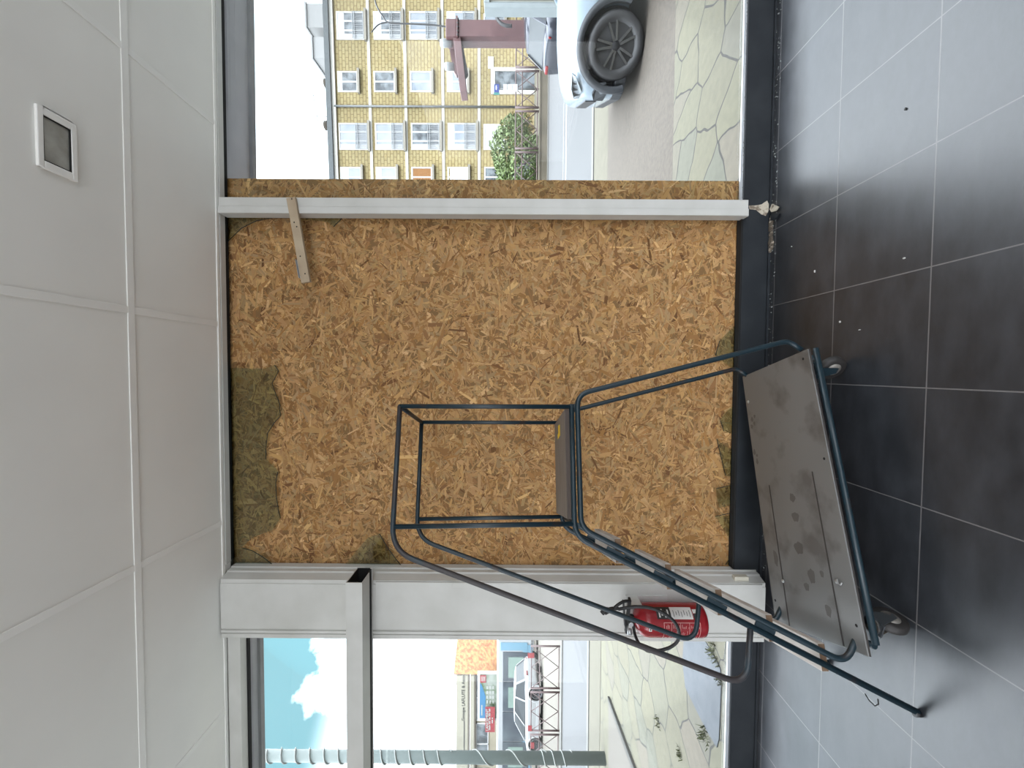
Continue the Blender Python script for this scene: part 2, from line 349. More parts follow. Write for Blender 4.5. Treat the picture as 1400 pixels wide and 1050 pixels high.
# ------------------------------------------------------------------ OSB board
def osb():
    x0, x1, z0, z1, Y = -1.50, 1.171, .05, 3.32, 2.512
    vs = []; fs = []; col = []
    def quad(p, c): 
        o = len(vs); vs.extend(p); fs.append((o, o + 1, o + 2, o + 3)); col.append(c)
    th = .016
    base = (.22, .125, .05, 1)
    B = [(x0, Y, z0), (x1, Y, z0), (x1, Y, z1), (x0, Y, z1), (x0, Y + th, z0), (x1, Y + th, z0), (x1, Y + th, z1), (x0, Y + th, z1)]
    for f in ((0, 1, 2, 3), (5, 4, 7, 6), (1, 5, 6, 2), (4, 0, 3, 7), (3, 2, 6, 7), (4, 5, 1, 0)): quad([B[i] for i in f], base)
    rnd = random.Random(3)
    tones = [((.38, .235, .112), 5), ((.42, .27, .13), 5), ((.46, .305, .15), 3), ((.54, .375, .20), 1.3), ((.31, .175, .072), 4), ((.25, .14, .062), 3), ((.35, .25, .135), 3.2), ((.155, .08, .034), .7)]
    cs = [t[0] for t in tones]; ws = [t[1] for t in tones]
    N = 30000
    for i in range(N):
        k = i / N
        if rnd.random() < .25 + .35 * k:                        # fine slivers, mostly on top
            l = rnd.uniform(.02, .07); w = rnd.uniform(.002, .006)
        else:
            l = min(.17, rnd.lognormvariate(math.log(.070 if k < .7 else .058), .45)); w = min(.034, rnd.lognormvariate(math.log(.0145 if k < .7 else .0105), .5)) 
            if k > .75: w *= .75
        a = rnd.gauss(0, .62) + (PI / 2 if rnd.random() < .38 else 0)
        cx = rnd.uniform(x0, x1); cz = rnd.uniform(z0, z1); ca, sa = math.cos(a), math.sin(a)
        y = Y - .0002 - .0022 * k - rnd.uniform(0, .0002)
        sk = rnd.uniform(-.6, .6) * w
        pts = []
        for u, v in ((-l / 2 - sk, -w / 2), (l / 2 - rnd.uniform(0, .3) * l, -w / 2 * rnd.uniform(.6, 1)), (l / 2, w / 2), (-l / 2 + sk, w / 2)):
            px, pz = cx + u * ca - v * sa, cz + u * sa + v * ca
            pts.append((min(max(px, x0), x1), y + rnd.uniform(-.0003, .0003), min(max(pz, z0), z1)))
        c = rnd.choices(cs, ws)[0]; g = rnd.uniform(.82, 1.18)
        quad(pts, (c[0] * g * 1.06, c[1] * g * .95, c[2] * g * rnd.uniform(.72, .88), 1))
    me = bpy.data.meshes.new('osb_board'); me.from_pydata(vs, [], fs); me.update()
    ca = me.color_attributes.new('flake', 'FLOAT_COLOR', 'CORNER')
    flat = []
    for c in col: flat += list(c) * 4
    ca.data.foreach_set('color', flat)
    me.materials.append(MATS['flakes'])
    o = bpy.data.objects.new('osb_board', me); C.objects.link(o)
    tag(o, 'large tan oriented strand board sheet boarding up the broken shop window', 'wood board')
osb()

# ------------------------------------------------------------------ broken glass left in the frame
YS = 2.488
def shard(px, label, cracks=(), name='glass_shard'):
    P = [at(x, y, YS) for x, y in px]
    c = sum(P, Vector()) / len(P)
    t = thing(name, label, 'broken glass', c, 0, 'pieces of the broken pane left in the frame')
    MB().prism(P, (0, .006, 0)).build('glass', shard_m, t)
    for cr in cracks:
        q = [at(x, y, YS - .001) for x, y in cr]
        MB().tube(q, .0022, 6).build('broken_edge', edge_m, t)
e1 = [(395, 297.5), (370, 298), (350, 302), (330, 312), (310.5, 331)]
shard([(309, 294), (395, 294)] + e1, 'curved triangle of grey glass in the frame corner beside the wood lath', [e1])
e2 = [(471, 294), (466, 300), (456, 310)]
shard(e2[:1] + e2[1:] + [(447, 303), (430, 301), (412, 300), (408, 294)], 'thin grey glass sliver with a pointed tip along the white mullion', [e2])
e3 = [(375, 499), (381, 507), (372, 524), (375, 533), (383, 554), (382, 560), (384, 568), (375, 578), (366, 592), (363.5, 612), (363.5, 628)]
e3b = [(380, 645), (377, 660), (378, 680), (381, 700), (383.5, 708)]
shard([(311, 503), (362, 504)] + e3 + e3b + [(372, 725), (345, 735), (331, 748), (312, 749)], 'long greenish glass piece with a wavy black edge below the ceiling', [e3, e3b])
e4 = [(331, 749), (345, 753), (360, 762), (375, 774)]
shard([(312, 749.5)] + e4 + [(312, 774)], 'small grey glass piece in the frame corner beside the white pillar top', [e4])
e5 = [(519, 730), (530, 749), (541, 764), (549, 774)]
shard([(470, 774), (502, 736)] + e5, 'grey triangular glass piece on the pillar beside the sawn box rail', [e5])
shard([(1012, 438), (984, 466), (978, 486), (1012, 512)], 'low glass splinter on the sill behind the tallest trolley legs', [[(984, 466), (978, 486)]])
shard([(1011, 548), (990, 566), (985, 575), (990, 590), (1011, 596)], 'low glass splinter on the sill below the ladder platform', [[(985, 575), (990, 590)]])
shard([(1009, 620), (986, 606), (980, 600), (992, 650), (1009, 655)], 'low glass splinter with scratches on the sill behind the steel deck', [[(980, 600), (992, 650)]])
shard([(1008, 662), (979, 668), (983, 694), (1008, 690)], 'squarish low glass splinter standing on the sill', [[(979, 668), (1006, 662)]])
shard([(1008, 705), (978, 706), (996, 734), (1008, 745)], 'slanted low glass splinter on the sill between the squarish one and the pillar', [[(978, 706), (1006, 700)]])
shard([(1006, 752), (992, 772), (1006, 773)], 'crumpled little glass corner on the sill beside the pillar foot', [[(992, 772), (1006, 752)]])
# glass crumbs and dust along the foot of the wall
cr = MB(); rnd = random.Random(5)
for i in range(420):
    x = rnd.uniform(-1.22, 2.2); 
    if rnd.random() < .55: y, z = rnd.uniform(2.40, 2.455), .0
    else: y, z = rnd.uniform(2.464, 2.478), ZS + .0005
    s = rnd.uniform(.0008, .0028); 
    cr.obox((x, min(y, 2.452) if z == 0 else y, z + s * .7), (s, s * rnd.uniform(-.5, .5), 0), (-s * .3, s, 0), (0, 0, s * .7))
tag(cr.build('glass_crumbs', mat('crushed_glass', (.26, .28, .27, 1), .25)), 'scattered crumbs of broken glass along the sill and wall foot', 'glass crumbs', kind='stuff')

# ------------------------------------------------------------------ wood lath nailed on the mullion, with a steel bracket
pa, pb = at(398.5, 271, 2.385), at(419, 386.5, 2.385)
lt = thing('wooden_lath', 'pale bare wood lath nailed slanting across the top of the white mullion', 'wood batten', pa)
dx = (pb - pa); ax = dx.normalized(); up = Vector((0, -1, 0)); sd = ax.cross(up).normalized()
MB().obox((pa + pb) / 2, dx / 2, sd * .026, up * .011).build('batten', lath_m, lt, bevel=.002)
for k, f in enumerate((.02, .29, .345, .69, .90)):
    q = pa + dx * f + sd * (.004 if k % 2 else -.006) + up * .0105
    MB().lathe([(.0045, 0), (.0035, .0016)], q, up, 10).build('nail', dark_gap, lt)
ha, hb = at(408.5, 355, 2.39), at(413, 380, 2.39)
hx = (hb - ha); hm = MB(); hm.obox((ha + hb) / 2, hx / 2, sd * .013, up * .0016)
hm.obox((ha + hb) / 2 + sd * .012 + up * .008, hx / 2, sd * .0014, up * .009)
hg = hm.build('steel_bracket', steel, lt)
for f in (.15, .38, .62, .85):
    MB().lathe([(.004, 0), (.004, .001)], ha + hx * f + up * .0016, up, 10).build('bracket_hole', dark_gap, hg)

# ------------------------------------------------------------------ damaged wall foot
plast = two_tone('torn_plaster', (.52, .47, .38, 1), (.20, .16, .12, 1), 30, .5, .62, .9)
tp = [(1024, 281), (1032, 281), (1041, 279.5), (1049, 274), (1051, 279), (1053, 281), (1050, 290), (1047, 295), (1041, 293), (1034, 287), (1025, 286)]
P = [at(x, y, 2.458) for x, y in tp]
tg = thing('torn_plaster_patch', 'torn cream plaster patch on the dark plinth under the white mullion', 'plaster patch', P[0])
MB().prism(P, (0, .004, 0)).build('patch', plast, tg)
q = [atz(x, y, .012) for x, y in ((1057, 279), (1066, 283), (1062, 288), (1056, 290), (1054, 286))]
tag(MB().prism(q, (0, 0, .008)).build('plaster_flake', plast), 'cream plaster flake fallen on the floor at the torn wall foot', 'plaster flake')
q = [atz(x, y, .006) for x, y in ((1056, 291), (1067, 292), (1062, 300), (1054, 302))]
tag(MB().prism(q, (0, 0, .006)).build('tile_chip', anthracite), 'dark grey chip broken off the plinth beside the cream flake', 'chip')
q = [atz(x, y, .004) for x, y in ((1041, 309), (1047, 308), (1053, 312), (1051, 317), (1044, 315))]
rb_ = MB(); rnd = random.Random(8)
for i in range(60):
    c = atz(rnd.uniform(1047, 1057), rnd.uniform(296, 345), 0); s = rnd.uniform(.003, .010)
    rb_.obox((c.x, min(c.y, 2.44), s * .6), (s, s * rnd.uniform(-.6, .6), 0), (-s * .4, s * .8, s * .2), (0, s * .2, s * .6))
tag(rb_.build('rubble_crumbs', two_tone('rubble', (.10, .08, .06, 1), (.35, .30, .24, 1), 40, .5, .6, .9)), 'small brown rubble crumbs on the floor under the white mullion', 'rubble', kind='stuff')
lit = [((1114.5, 371), .018, .006, 'white plastic plug lying on the dark floor nearest the plinth'), ((1149, 440), .012, .007, 'small pale paper scrap on the dark floor before the trolley wheel'), ((1237, 353), .008, .010, 'greyish lint scrap on the dark floor tile'), ((1176, 451), .005, .009, 'tiny pale grain on the dark floor beside the paper scrap'), ((1083, 337), .006, .006, 'tiny white grain on the floor tile by the wall foot'), ((1239, 149), .012, .010, 'small black grit lying on the brightly lit floor tile')]
for (p, w, h_, lb) in lit:
    c = atz(*p, 0); m = black if 'black' in lb else mat('paper_scrap', (.42, .41, .39, 1), .7)
    o = MB().obox((c.x, c.y, .003), (w * .32, .001, 0), (-.001, h_ * .32, 0), (0, .0005, .003)).build('floor_scrap', m, bevel=.001)
    tag(o, lb, 'litter', 'litter on the floor')

# ------------------------------------------------------------------ ceiling light (switched off)
cl = thing('ceiling_light', 'rectangular recessed ceiling light with white frame and grey glass, unlit', 'ceiling light', (.851, 1.56, ZC))
fr = MB(); a0, a1, b0, b1 = .740, .963, 1.492, 1.628
for (x0, y0, x1, y1) in ((a0, b0, a1, b0 + .020), (a0, b1 - .020, a1, b1), (a0, b0 + .02, a0 + .028, b1 - .02), (a1 - .028, b0 + .02, a1, b1 - .02)):
    fr.box((x0, y0, ZC - .012), (x1, y1, ZC))
fr.build('frame', ceil_strip, cl, bevel=.003)
MB().box((a0 + .028, b0 + .02, ZC - .003), (a1 - .028, b1 - .02, ZC - .001)).build('glass', two_tone('mottled_lamp_glass', (.27, .265, .235, 1), (.46, .455, .42, 1), 9, .35, .68, .25), cl)  # grey glass with paler irregular patches
ig = MB()
for (x0, y0, x1, y1) in ((a0 + .028, b0 + .02, a1 - .028, b0 + .024), (a0 + .028, b1 - .024, a1 - .028, b1 - .02), (a0 + .028, b0 + .024, a0 + .032, b1 - .024), (a1 - .032, b0 + .024, a1 - .028, b1 - .024)):
    ig.box((x0, y0, ZC - .008), (x1, y1, ZC - .003))
ig.build('gasket', dark_gap, cl)

# ------------------------------------------------------------------ rolling warehouse step ladder
LW = .45
ang = math.atan2(.286, .958)
ld = thing('rolling_step_ladder', 'dark teal tubular step ladder on a wheeled steel deck before the boarded window', 'step ladder', (-1.289, 1.480, 0), ang)
Z0 = 1.252
for w, side in ((0, 'near'), (LW, 'far')):
    T = lambda *p: [(s, w, z) for s, z in p]
    MB().tube(fillet(T((1.172, 2.058), (.56, 2.046), (.085, .640), (.285, .598)), {1: .10, 2: .085}), .0112, 14).build('handrail', dark_grip if side == 'near' else teal, ld, True)
    MB().tube(T((1.172, 2.060), (1.175, 1.276)), .0105, 14).build('guard_post', teal, ld, True)
    MB().tube(T((.655, 2.048), (.672, 1.285)), .0105, 14).build('guard_post', teal, ld, True)
    MB().tube(fillet(T((1.185, 1.280), (.625, 1.284), (.004, .004)), .06), .0118, 14).build('stringer', teal, ld, True)
    MB().tube(fillet(T((1.455, .190), (1.50, .245), (1.232, 1.253), (.655, 1.256), (.165, .245), (.26, .180)), {1: .035, 2: .06, 3: .05, 4: .055}), .0118, 14).build('support_leg', teal, ld, True)
    for f in (.12, .33, .56, .76):
        pt = MB()
        s_ = .60 - .43 * f; z_ = 1.236 - .90 * f
        pt.obox((s_ + .012, w, z_ - .012), (.018, 0, .036), (0, .003, 0), (.008, 0, -.004))
        pt.build('weld_plate', teal, ld, True)
MB().tube([(1.172, 0, 2.058), (1.172, LW, 2.058)], .0105, 14).build('crossbar', teal, ld, True)
MB().tube([(1.178, 0, 1.268), (1.178, LW, 1.268)], .0105, 14).build('crossbar', teal, ld, True)
MB().tube([(.665, 0, 1.268), (.665, LW, 1.268)], .0105, 14).build('crossbar', teal, ld, True)
pf = MB().box((.69, .006, 1.282), (1.165, LW - .004, 1.312)).build('platform', wood_dark, ld, True, bevel=.003)
yl = MB().prism([(1.125, .20, 1.3122), (1.070, .19, 1.3122), (1.062, .29, 1.3122), (1.085, .30, 1.3122), (1.092, .26, 1.3122), (1.128, .27, 1.3122)], (0, 0, .0008)).build('yellow_sticker', mat('yellow_sticker', (.85, .58, .02, 1), .5), pf, True)
MB().box((.692, .001, 1.279), (1.163, .0058, 1.311)).build('dark_edge', mat('dark_edge_brown', (.055, .04, .032, 1), .7), pf, True)  # makes the near side of the platform darker
for nose, z in ((.517, 1.115), (.419, .913), (.325, .717), (.233, .525), (.132, .334)):
    tr = MB().box((nose, .012, z - .026), (nose + .098, LW - .015, z)).build('tread', wood_grey, ld, True, bevel=.002)
    MB().box((nose + .002, .0095, z - .025), (nose + .096, .0125, z - .001)).build('end_grain', wood_end, tr, True)
for w in (0, LW):
    MB().lathe([(.0125, 0), (.0125, .02)], (.001, w, 0), (.05, 0, 1), 14).build('rubber_foot', black, ld, True)
# steel deck
A, B, Cc, D = (atz(x, y, .2) for x, y in ((1015, 515), (1104, 477), (1187, 898), (1060, 850)))
iv = WM[ld].inverted(); A, B, Cc, D = (iv @ p for p in (A, B, Cc, D))
dk = MB(); dk.hexa([p + Vector((0, 0, dz)) for dz in (-.006, 0) for p in (D, A, B, Cc)][0:0] or [Cc - Vector((0, 0, .006)), B - Vector((0, 0, .006)), A - Vector((0, 0, .006)), D - Vector((0, 0, .006)), Cc, B, A, D])
deck = dk.build('deck', deck_m, ld, True, bevel=.0015)
def dp(u, v, z=0):     # u along the deck from left end, v from near edge
    return (Cc * (1 - u) + B * u) * (1 - v) + (D * (1 - u) + A * u) * v + Vector((0, 0, z))
seam_m = mat('rust_seam', (.035, .030, .027, 1), .7)
for v, u1 in ((.205, .56), (.80, .52)):
    MB().hexa([dp(.005, v - .007, .0002), dp(u1, v - .006, .0002), dp(u1, v + .006, .0002), dp(.005, v + .007, .0002), dp(.005, v - .007, .0012), dp(u1, v - .006, .0012), dp(u1, v + .006, .0012), dp(.005, v + .007, .0012)]).build('seam', seam_m, deck, True)
rnd = random.Random(11)
stain = mat('deck_stain', (.105, .098, .09, 1), .6)
def blot(u, v, ru, rv):
    k = 14; ph = rnd.random() * 6
    pts = [dp(u + ru * math.cos(2 * PI * i / k) * (1 + .16 * math.sin(2 * i + ph)), v + rv * math.sin(2 * PI * i / k) * (1 + .16 * math.cos(1.3 * i + ph)), .0003) for i in range(k)]
    MB().prism(pts, (0, 0, .0003)).build('stain', stain, deck, True)
for a in ((.29, .52, .022, .055), (.40, .50, .018, .045), (.47, .50, .016, .035), (.20, .42, .025, .04), (.16, .50, .014, .03), (.215, .30, .012, .02),
          (.80, .93, .010, .02), (.78, .90, .010, .015), (.81, .88, .008, .015), (.77, .95, .01, .02), (.66, .965, .012, .02), (.645, .93, .006, .015), (.62, .94, .012, .018), (.24, .86, .03, .03), (.10, .30, .02, .03)):
    blot(*a)
for u, v in ((.08, .05), (.08, .955), (.60, .05), (.97, .07)):
    MB().lathe([(.006, 0), (.006, .0006)], dp(u, v, .0002), (0, 0, 1), 12).build('screw_hole', dark_gap, deck, True)
for u, v in ((.20, .16), (.16, .80), (.88, .955)):
    MB().lathe([(.009, 0), (.008, .003), (.003, .005)], dp(u, v), (0, 0, 1), 12).build('bolt_head', steel, deck, True)
ws_ = MB().tube([dp(.20, .10, .004), dp(.192, .115, .006), dp(.195, .135, .005), dp(.21, .14, .004)], .003, 8).build('wing_bolt', steel, deck, True)
# frame below deck
def rail(a, b, r=.0125, z=-.032): MB().tube([Vector(a) + Vector((0, 0, z)), Vector(b) + Vector((0, 0, z))], r, 12).build('deck_rail', teal, ld, True)
near0, near1 = dp(.035, -.012), dp(1.0, -.012)
rail(near0, near1); rail(dp(.0, .97), dp(1.0, .97)); rail(dp(.03, 0.0), dp(.03, .97)); rail(dp(.97, 0), dp(.97, .97))
MB().hexa([dp(0, .0, -.012), dp(1, .0, -.012), dp(1, .98, -.012), dp(0, .98, -.012), dp(0, .0, -.0065), dp(1, .0, -.0065), dp(1, .98, -.0065), dp(0, .98, -.0065)]).build('deck_underside', seam_m, ld, True)
tyre_m = mat('caster_tyre', (.018, .016, .015, 1), .6); hub_m = two_tone('caster_hub', (.16, .15, .14, 1), (.30, .28, .25, 1), 30, .4, .65, .5, .4)
def caster(pos, turn, rusty):
    x, y = pos.x, pos.y; R_ = .058
    d = Vector((math.cos(turn), math.sin(turn), 0)); a = Vector((-d.y, d.x, 0))
    c = Vector((x, y, R_)); 
    cs = MB().lathe([(.030, 0), (.034, .006), (.034, .012)], (x - d.x * .02, y - d.y * .02, .136), (0, 0, 1), 20)
    top = Vector((x, y, .132)) - d * .02
    for s in (-1, 1):
        q = [top + d * .036 + a * .024 * s, top - d * .030 + a * .024 * s, c - d * .014 + a * .024 * s - Vector((0, 0, .012)), c + d * .014 + a * .024 * s - Vector((0, 0, .012))]
        cs.prism(q, a * .003 * s)
    cs.obox(top, d * .036, a * .027, (0, 0, .003))
    f = cs.build('caster', teal if not rusty else two_tone('rusty_caster_steel', (.05, .055, .06, 1), (.16, .13, .10, 1), 22, .5, .65, .6, .4), ld, True, bevel=.001)
    MB().lathe([(.030, -.016), (R_ - .006, -.017), (R_ - .001, -.012), (R_, 0), (R_ - .001, .012), (R_ - .006, .017), (.030, .016)], c, a, 30).build('caster_wheel', tyre_m, f, True)
    MB().lathe([(.012, -.020), (.031, -.0175), (.031, .0175), (.012, .020)], c, a, 24).build('wheel_hub', hub_m, f, True)
def lp(x, y): return iv @ Vector((x, y, 0))
caster(lp(.022, 1.882), math.radians(-52) , False)
caster(lp(-.975, 1.552), math.radians(60), True)
caster(iv @ atz(1035, 530, .02) + Vector((0, 0, -.02)) if False else lp(-.055, 2.28), math.radians(-20), False)
caster(lp(-1.19, 1.955), math.radians(40), True)
hk = MB().tube([dp(-.10, .02, .03), dp(-.115, .0, .028), dp(-.125, -.02, .02), dp(-.118, -.035, .012), dp(-.105, -.03, .008)], .0022, 8).build('wire_hook', black, ld, True)

# ------------------------------------------------------------------ fire extinguisher on the pillar
ex = Vector((-1.425, 2.262, 0)); RB = .090
fe = thing('fire_extinguisher', 'red fire extinguisher with black hose hung on the white pillar', 'fire extinguisher', (ex.x, ex.y, .445))
red = mat('red_enamel', (.26, .013, .018, 1), .25, var=.08, scale=5)
cyl = MB().lathe([(.0, .448), (.075, .448), (.086, .456), (RB, .475), (RB, .765), (.087, .79), (.075, .815), (.052, .833), (.030, .842), (.024, .845), (0, .845)], (ex.x, ex.y, 0), (0, 0, 1), 40).build('cylinder', red, fe)
MB().lathe([(.016, .425), (.020, .44), (.022, .45)], (ex.x - .02, ex.y, 0), (0, 0, 1), 16).build('foot_cap', red, fe)
MB().lathe([(.026, .845), (.028, .85), (.028, .872), (.020, .876), (.018, .895), (.02, .897)], (ex.x, ex.y, 0), (0, 0, 1), 20).build('valve', black, fe)
hd = MB(); hd.obox((ex.x + .03, ex.y - .015, .882), (.115, -.03, 0), (.004, .014, 0), (0, 0, .007)); hd.obox((ex.x + .045, ex.y - .02, .905), (.085, -.02, .012), (.003, .012, 0), (0, 0, .004))
hd.build('handle', black, fe, bevel=.003)
MB().lathe([(.014, 0), (.014, .03)], (ex.x - .05, ex.y - .01, .87), (-1, -.2, 0), 14).build('outlet_nut', steel, fe)
MB().lathe([(.012, 0), (.012, .012)], (ex.x - .01, ex.y - .025, .868), (.1, -1, 0), 16).build('pressure_gauge', steel, fe)
MB().tube([(ex.x - .015, ex.y - .03, .885), (ex.x - .04, ex.y - .05, .89), (ex.x - .06, ex.y - .045, .88)], .003, 8).build('safety_pin', steel, fe)
hs = [Vector((p.x, p.y, p.z)) for p in [at(866, 852, 2.25), at(866.5, 860, 2.24), at(868.5, 869, 2.21), at(874, 880, 2.15), at(886, 890, 2.12), at(903, 889, 2.12), at(918, 884, 2.12), at(927, 875, 2.11), at(928, 862, 2.10), at(920, 848, 2.10), at(905, 837, 2.11), at(888, 831, 2.13), at(870, 829.5, 2.15), at(856, 831, 2.16), at(845, 833, 2.16)]]
def smooth(P, k=6):
    out = []
    for i in range(len(P) - 1):
        p0, p1, p2, p3 = P[max(i - 1, 0)], P[i], P[i + 1], P[min(i + 2, len(P) - 1)]
        for j in range(k):
            t = j / k; out.append(.5 * ((2 * p1) + (p2 - p0) * t + (2 * p0 - 5 * p1 + 4 * p2 - p3) * t * t + (3 * p1 - p0 - 3 * p2 + p3) * t ** 3))
    return out + [P[-1]]
MB().tube(smooth(hs), .0085, 12).build('hose', black, fe)
nz = MB(); nz.tube(smooth([at(846, 832, 2.16), at(838, 832.5, 2.16), at(832, 834, 2.16), at(826, 837, 2.16)]), [.0085] * 6 + [.012] * 6 + [.016] * 7, 14)
nz.tube(smooth([at(861, 822, 2.18), at(854, 822, 2.17), at(846, 826, 2.16), at(840, 831, 2.16)]), .008, 10)
nz.tube([at(828, 833, 2.15), at(823, 838.5, 2.15)], .013, 12)
nz.build('nozzle', black, fe)
bk = MB(); bk.box((ex.x + .085, ex.y - .02, .80), (ex.x + .089, 2.352, .862)).box((ex.x - .05, 2.345, .62), (ex.x + .09, 2.3545, .87))
bk.build('wall_bracket', mat('white_bracket', (.62, .62, .6, 1), .5), fe)
# curved labels wrapped on the cylinder
def wrap(name, a0, a1, z0, z1, m, parent, dr=.0008):
    k = 10; vs = []; 
    for i in range(k + 1):
        a = math.radians(a0 + (a1 - a0) * i / k)
        for z in (z0, z1):
            vs.append((ex.x + (RB + dr) * math.sin(a), ex.y - (RB + dr) * math.cos(a), z))
    return MB().add(vs, [(2 * i, 2 * i + 2, 2 * i + 3, 2 * i + 1) for i in range(k)], True).build(name, m, parent)
lab_w = mat('label_white', (.72, .70, .68, 1), .5); lab_k = mat('label_black', (.02, .02, .02, 1), .4); lab_r = mat('label_print', (.62, .36, .34, 1), .5)
fl = wrap('front_label', 33, 74, .535, .655, lab_w, cyl)
wrap('label_header', 33, 74, .655, .735, lab_k, fl, .001)
for i, (z, a0, a1) in enumerate(((.715, 38, 60), (.70, 44, 66), (.682, 38, 56), (.667, 42, 64))): wrap('print_line', a0, a1, z, z + .008, lab_w, fl, .0016)
for i in range(7): wrap('print_line', 40 + (i % 3) * 3, 62 - (i % 2) * 5, .548 + i * .015, .551 + i * .015, lab_k, fl, .0016)
wrap('dark_square', 36, 50, .505, .530, lab_k, cyl)
wrap('white_square', 52, 66, .505, .530, lab_w, cyl)
for z in (.775, .781, .787)[:1]: pass
tg_ = wrap('price_tag', -8, 10, .770, .785, lab_w, cyl); wrap('print_line', -5, 7, .774, .780, lab_k, tg_, .0015)
for (a0, a1, z0, z1) in ((-55, 22, .700, .7025), (-55, 22, .500, .5025)): wrap('outline', a0, a1, z0, z1, lab_r, cyl)
for a in (-55, 22): wrap('outline', a - .8, a + .8, .50, .7025, lab_r, cyl)
for z in (.66, .61, .56): wrap('outline', -55, 22, z, z + .0018, lab_r, cyl)
rnd = random.Random(2)
for i in range(26):
    z = .507 + i * .0072
    if min(abs(z - q) for q in (.66, .61, .56)) < .004: continue
    for sp in ((-48, -30), (-24, -4), (2, 17)):
        if rnd.random() < .8: wrap('print_line', sp[0] + rnd.uniform(0, 3), sp[1] - rnd.uniform(0, 9), z, z + .0022, lab_r, cyl)

# ================================================================== OUTSIDE
G = -.15
asphalt = two_tone('road_asphalt', gsrgb(164, 166, 168), gsrgb(148, 150, 152), 18, .35, .7, .85, bump=.15)
pinkish = two_tone('pinkish_asphalt', gsrgb(172, 156, 136), gsrgb(144, 130, 112), 26, .35, .7, .9, bump=.25)
beige_w = two_tone('beige_walkway', gsrgb(186, 178, 148), gsrgb(166, 158, 130), 10, .35, .7, .9)
kerb_m = mat('kerb_stone', gsrgb(205, 204, 196), .8)
white_line = mat('road_paint', gsrgb(232, 234, 234), .7, var=.05)
struct(MB().box((-70, 2.5, G - .3), (90, 130, G)).build('ground_outside', asphalt))
def slab(name, pts, z0, z1, m): return struct(MB().prism([(x, y, z0) for x, y in pts], (0, 0, z1 - z0)).build(name, m))
slab('paving_outside', [(-30, 2.53), (30, 2.53), (30, 4.35), (-2.4, 4.35), (-2.4, 7.35), (-30, 7.35)], G - .02, G + .012, paving_mat())
slab('pavement_outside', [(-2.4, 4.352), (30, 4.352), (30, 7.4), (-2.4, 7.4)], G - .02, G + .010, pinkish)
slab('walkway_outside', [(-30, 7.4), (30, 7.4), (30, 9.2), (-30, 7.95)], G - .02, G + .008, beige_w)
slab('kerb_outside', [(-30, 7.95), (30, 9.2), (30, 9.4), (-30, 8.1)], G - .02, G + .03, kerb_m)
slab('road_marking_outside', [(3, 13.3), (30, 13.0), (30, 13.35), (3, 13.65)], G - .01, G + .005, white_line)
slab('road_marking_border', [(3, 14.1), (30, 13.8), (30, 14.0), (3, 14.3)], G - .01, G + .006, white_line)
# grey stone slab and pink patch outside the clear window
gp = [atz(x, y, G + .012) for x, y in ((936, 872), (962, 872), (975, 892), (986, 915), (987, 940), (984, 1010), (981, 1022), (968, 1000), (955, 975), (938, 940), (934, 905))]
slab('grey_slab_outside', [(p.x, p.y) for p in gp], G, G + .020, two_tone('blue_grey_slab', gsrgb(170, 178, 188), gsrgb(150, 160, 172), 12, .35, .7, .85))
pp = [atz(x, y, G + .012) for x, y in ((832, 955), (832, 1150), (905, 1150), (868, 1050), (851, 1000))]
slab('patch_outside', [(p.x, p.y) for p in pp], G, G + .016, two_tone('pale_patch', gsrgb(198, 188, 172), gsrgb(186, 176, 160), 30, .35, .7, .9))
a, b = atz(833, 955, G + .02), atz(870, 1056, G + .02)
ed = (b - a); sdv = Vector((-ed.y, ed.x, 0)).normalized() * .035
tag(MB().prism([a - sdv, b - sdv * 1.3 + ed * .4, b + sdv * 1.3 + ed * .4, a + sdv], (0, 0, .03)).build('paving_dark_strip', mat('dark_strip_grey', gsrgb(105, 102, 92), .8)), 'dark grey strip lying on the paving before the round pole', 'edging strip')  # dark grey strip, slightly raised above the paving

# weeds in the joints
wd = MB(); rnd = random.Random(21)
for cx, cy in ((900, 988), (965, 1003), (972, 890), (980, 905), (985, 930), (962, 1008), (930, 1030), (975, 885)):
    c = atz(cx, cy, G + .015)
    for i in range(26):
        p = c + Vector((rnd.gauss(0, .03), rnd.gauss(0, .03), 0)); h_ = rnd.uniform(.015, .05); q = p + Vector((rnd.uniform(-.03, .03), rnd.uniform(-.03, .03), h_)); s = Vector((rnd.uniform(-.006, .006), .004, 0))
        wd.add([p - s, p + s, q + s * .4, q - s * .4], [(0, 1, 2, 3)])
tag(wd.build('weeds', mat('weed_green', gsrgb(150, 158, 70), .8, var=.3, scale=40)), 'small yellow green weeds in the paving joints outside', 'weeds', kind='stuff')

